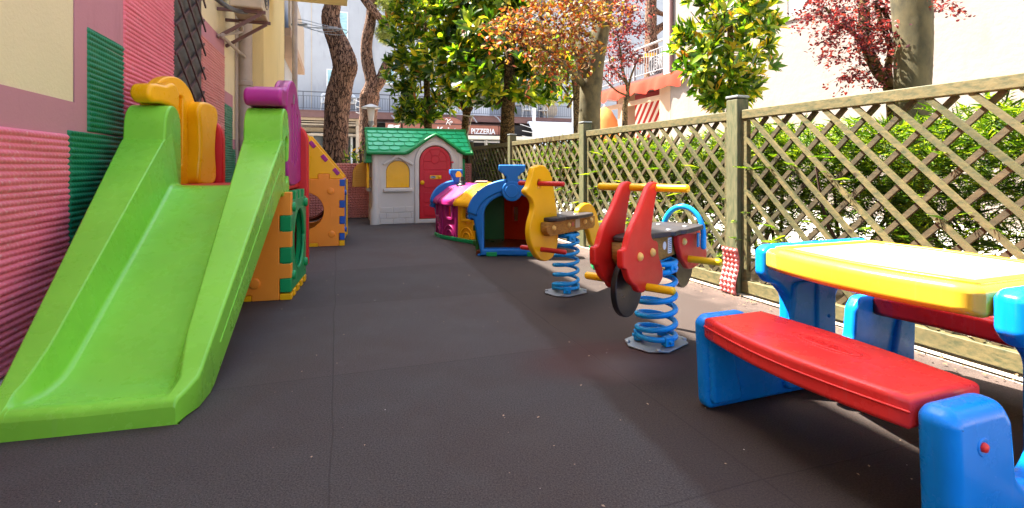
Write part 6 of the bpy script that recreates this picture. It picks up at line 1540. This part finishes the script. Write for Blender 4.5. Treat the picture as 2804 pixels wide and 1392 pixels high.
# striped roll-down awning
m_, nt, b = newmat('striped canvas'); sp = node(nt, 'ShaderNodeSeparateXYZ'); mp = node(nt, 'ShaderNodeMapping'); 
nt.links.new(tc(nt), mp.inputs['Vector']); nt.links.new(mp.outputs[0], sp.inputs[0]); wv = node(nt, 'ShaderNodeVectorMath', operation='DOT_PRODUCT')
nt.links.new(mp.outputs[0], wv.inputs[0]); dv = (-WU*.78+V(0, 0, -.62)).normalized(); wv.inputs[1].default_value = tuple(dv)
mu = node(nt, 'ShaderNodeMath', operation='MULTIPLY'); mu.inputs[1].default_value = 4.4; nt.links.new(wv.outputs['Value'], mu.inputs[0]); frn = node(nt, 'ShaderNodeMath', operation='FRACT'); nt.links.new(mu.outputs[0], frn.inputs[0])
nt.links.new(ramp(nt, frn.outputs[0], [(.49, lin('#b42a22')), (.51, lin('#efe9e2'))]), b.inputs['Base Color']); b.inputs['Roughness'].default_value = .85
m = M(); FSx = Fr(UV(0, RV), -WU, (0, 0, 1), -WN); a0_, z1_ = gq(1715, 278, -.9); a1_ = gq(1812, 300, -.9)[0]; z0_ = gq(1760, 350, -.9)[1]-.3
m.box(FSx, a0_-.6, a1_+.4, z0_, z1_-.02, -1.0, -.97); m.build('striped_awning', m_, None, label='red and white diagonally striped roll down awning under the red valance', cat='awning')
m = M(); m.box(FSx, a0_-.6, a1_+.4, z1_-.02, z1_+.12, -1.1, -.9); m.build('awning_cassette', plain('dark red cassette', '#7c1e1c', .6), None, label='dark red roller box above the striped awning', cat='awning box')
# orange parasol
pr = thing('orange_parasol', AT(1655, 457, 14.0)-V(0, 0, .75), 'drooping orange parasol beside the porch column', 'parasol')
c = AT(1655, 457, 14.0)-V(0, 0, .75); m = M(); kk = 14/1400; zT = .75+(457-292)*kk
m.lathe(c, [(.02, zT), (.2, zT-.12), (.36, zT-.4), (.44, zT-.9), (.46, zT-1.2), (.38, zT-1.25)], 10); m.build('canopy', stucco('orange canvas', '#e08a4a', .9, .15, bs=.1), pr)
m = M(); m.lathe(c, [(.0, zT+.05), (.03, zT+.03), (.03, 0)], 10); m.build('pole', M_WHITE, pr)
# outdoor unit and yellow tub on the right balcony
ou = thing('outdoor_unit', UV(12.0, RV+.3, zb2+.2), 'pale outdoor cooling unit behind the right balcony railing', 'cooling unit')
a0_, a1_ = gq(1778, 180, -.4)[0], gq(1812, 180, -.4)[0]; zt_ = gq(1795, 152, -.4)[1]
m = M(); m.prism(FQ_, [rectp(a0_, zb2+.17, a1_, zt_, .03)], -.7, -.4, .02); m.build('casing', M_RAILW, ou)
m = M(); ac2, zc2 = (a0_+a1_)/2, (zb2+.17+zt_)/2
for r in (.3, .22, .14, .06): m.tube([FQ_.P(ac2+r*math.cos(t), zc2+r*math.sin(t), -.39) for t in np.linspace(0, 2*PI, 24)], .012, 5)
m.build('fan_grille', M_RAIL, ou)
a_, z_ = gq(1782, 152, -1.0); m = M(); m.lathe(FQ_.P(a_, z_-.1, -1.0), [(0, 0), (.14, 0), (.18, .14), (.165, .14), (.13, .02), (0, .02)], 20); m.build('yellow_tub', M_YEL, None, label='yellow plastic tub on a shelf behind the right balcony railing', cat='tub')
m = M(); m.lathe(FQ_.P(a_-.05, 0, -1.0), [(.0, z_-.102), (.42, z_-.102), (.42, z_-.14), (.04, z_-.16), (.04, zb2+.16)], 20); m.build('round_table', M_WOODB, None, label='round wooden table under the yellow tub on the right balcony', cat='table')
# grey panel in a thin frame high on the white wall
a0_, z0_ = gq(2150, 62); a1_, z1_ = gq(2215, 20)
m = M(); m.prism(FQ_, [rectp(a0_, z0_, a1_+.2, z0_+1.6), rectp(a0_+.08, z0_+.08, a1_+.12, z0_+1.52)], .001, .03, .004, 2); o = m.build('window', M_WHITEW, rb_); m = M(); m.box(FQ_, a0_+.08, a1_+.12, z0_+.08, z0_+1.52, .001, .012); m.build('shutter', plain('grey shutter', '#a9a7a0', .7), o)
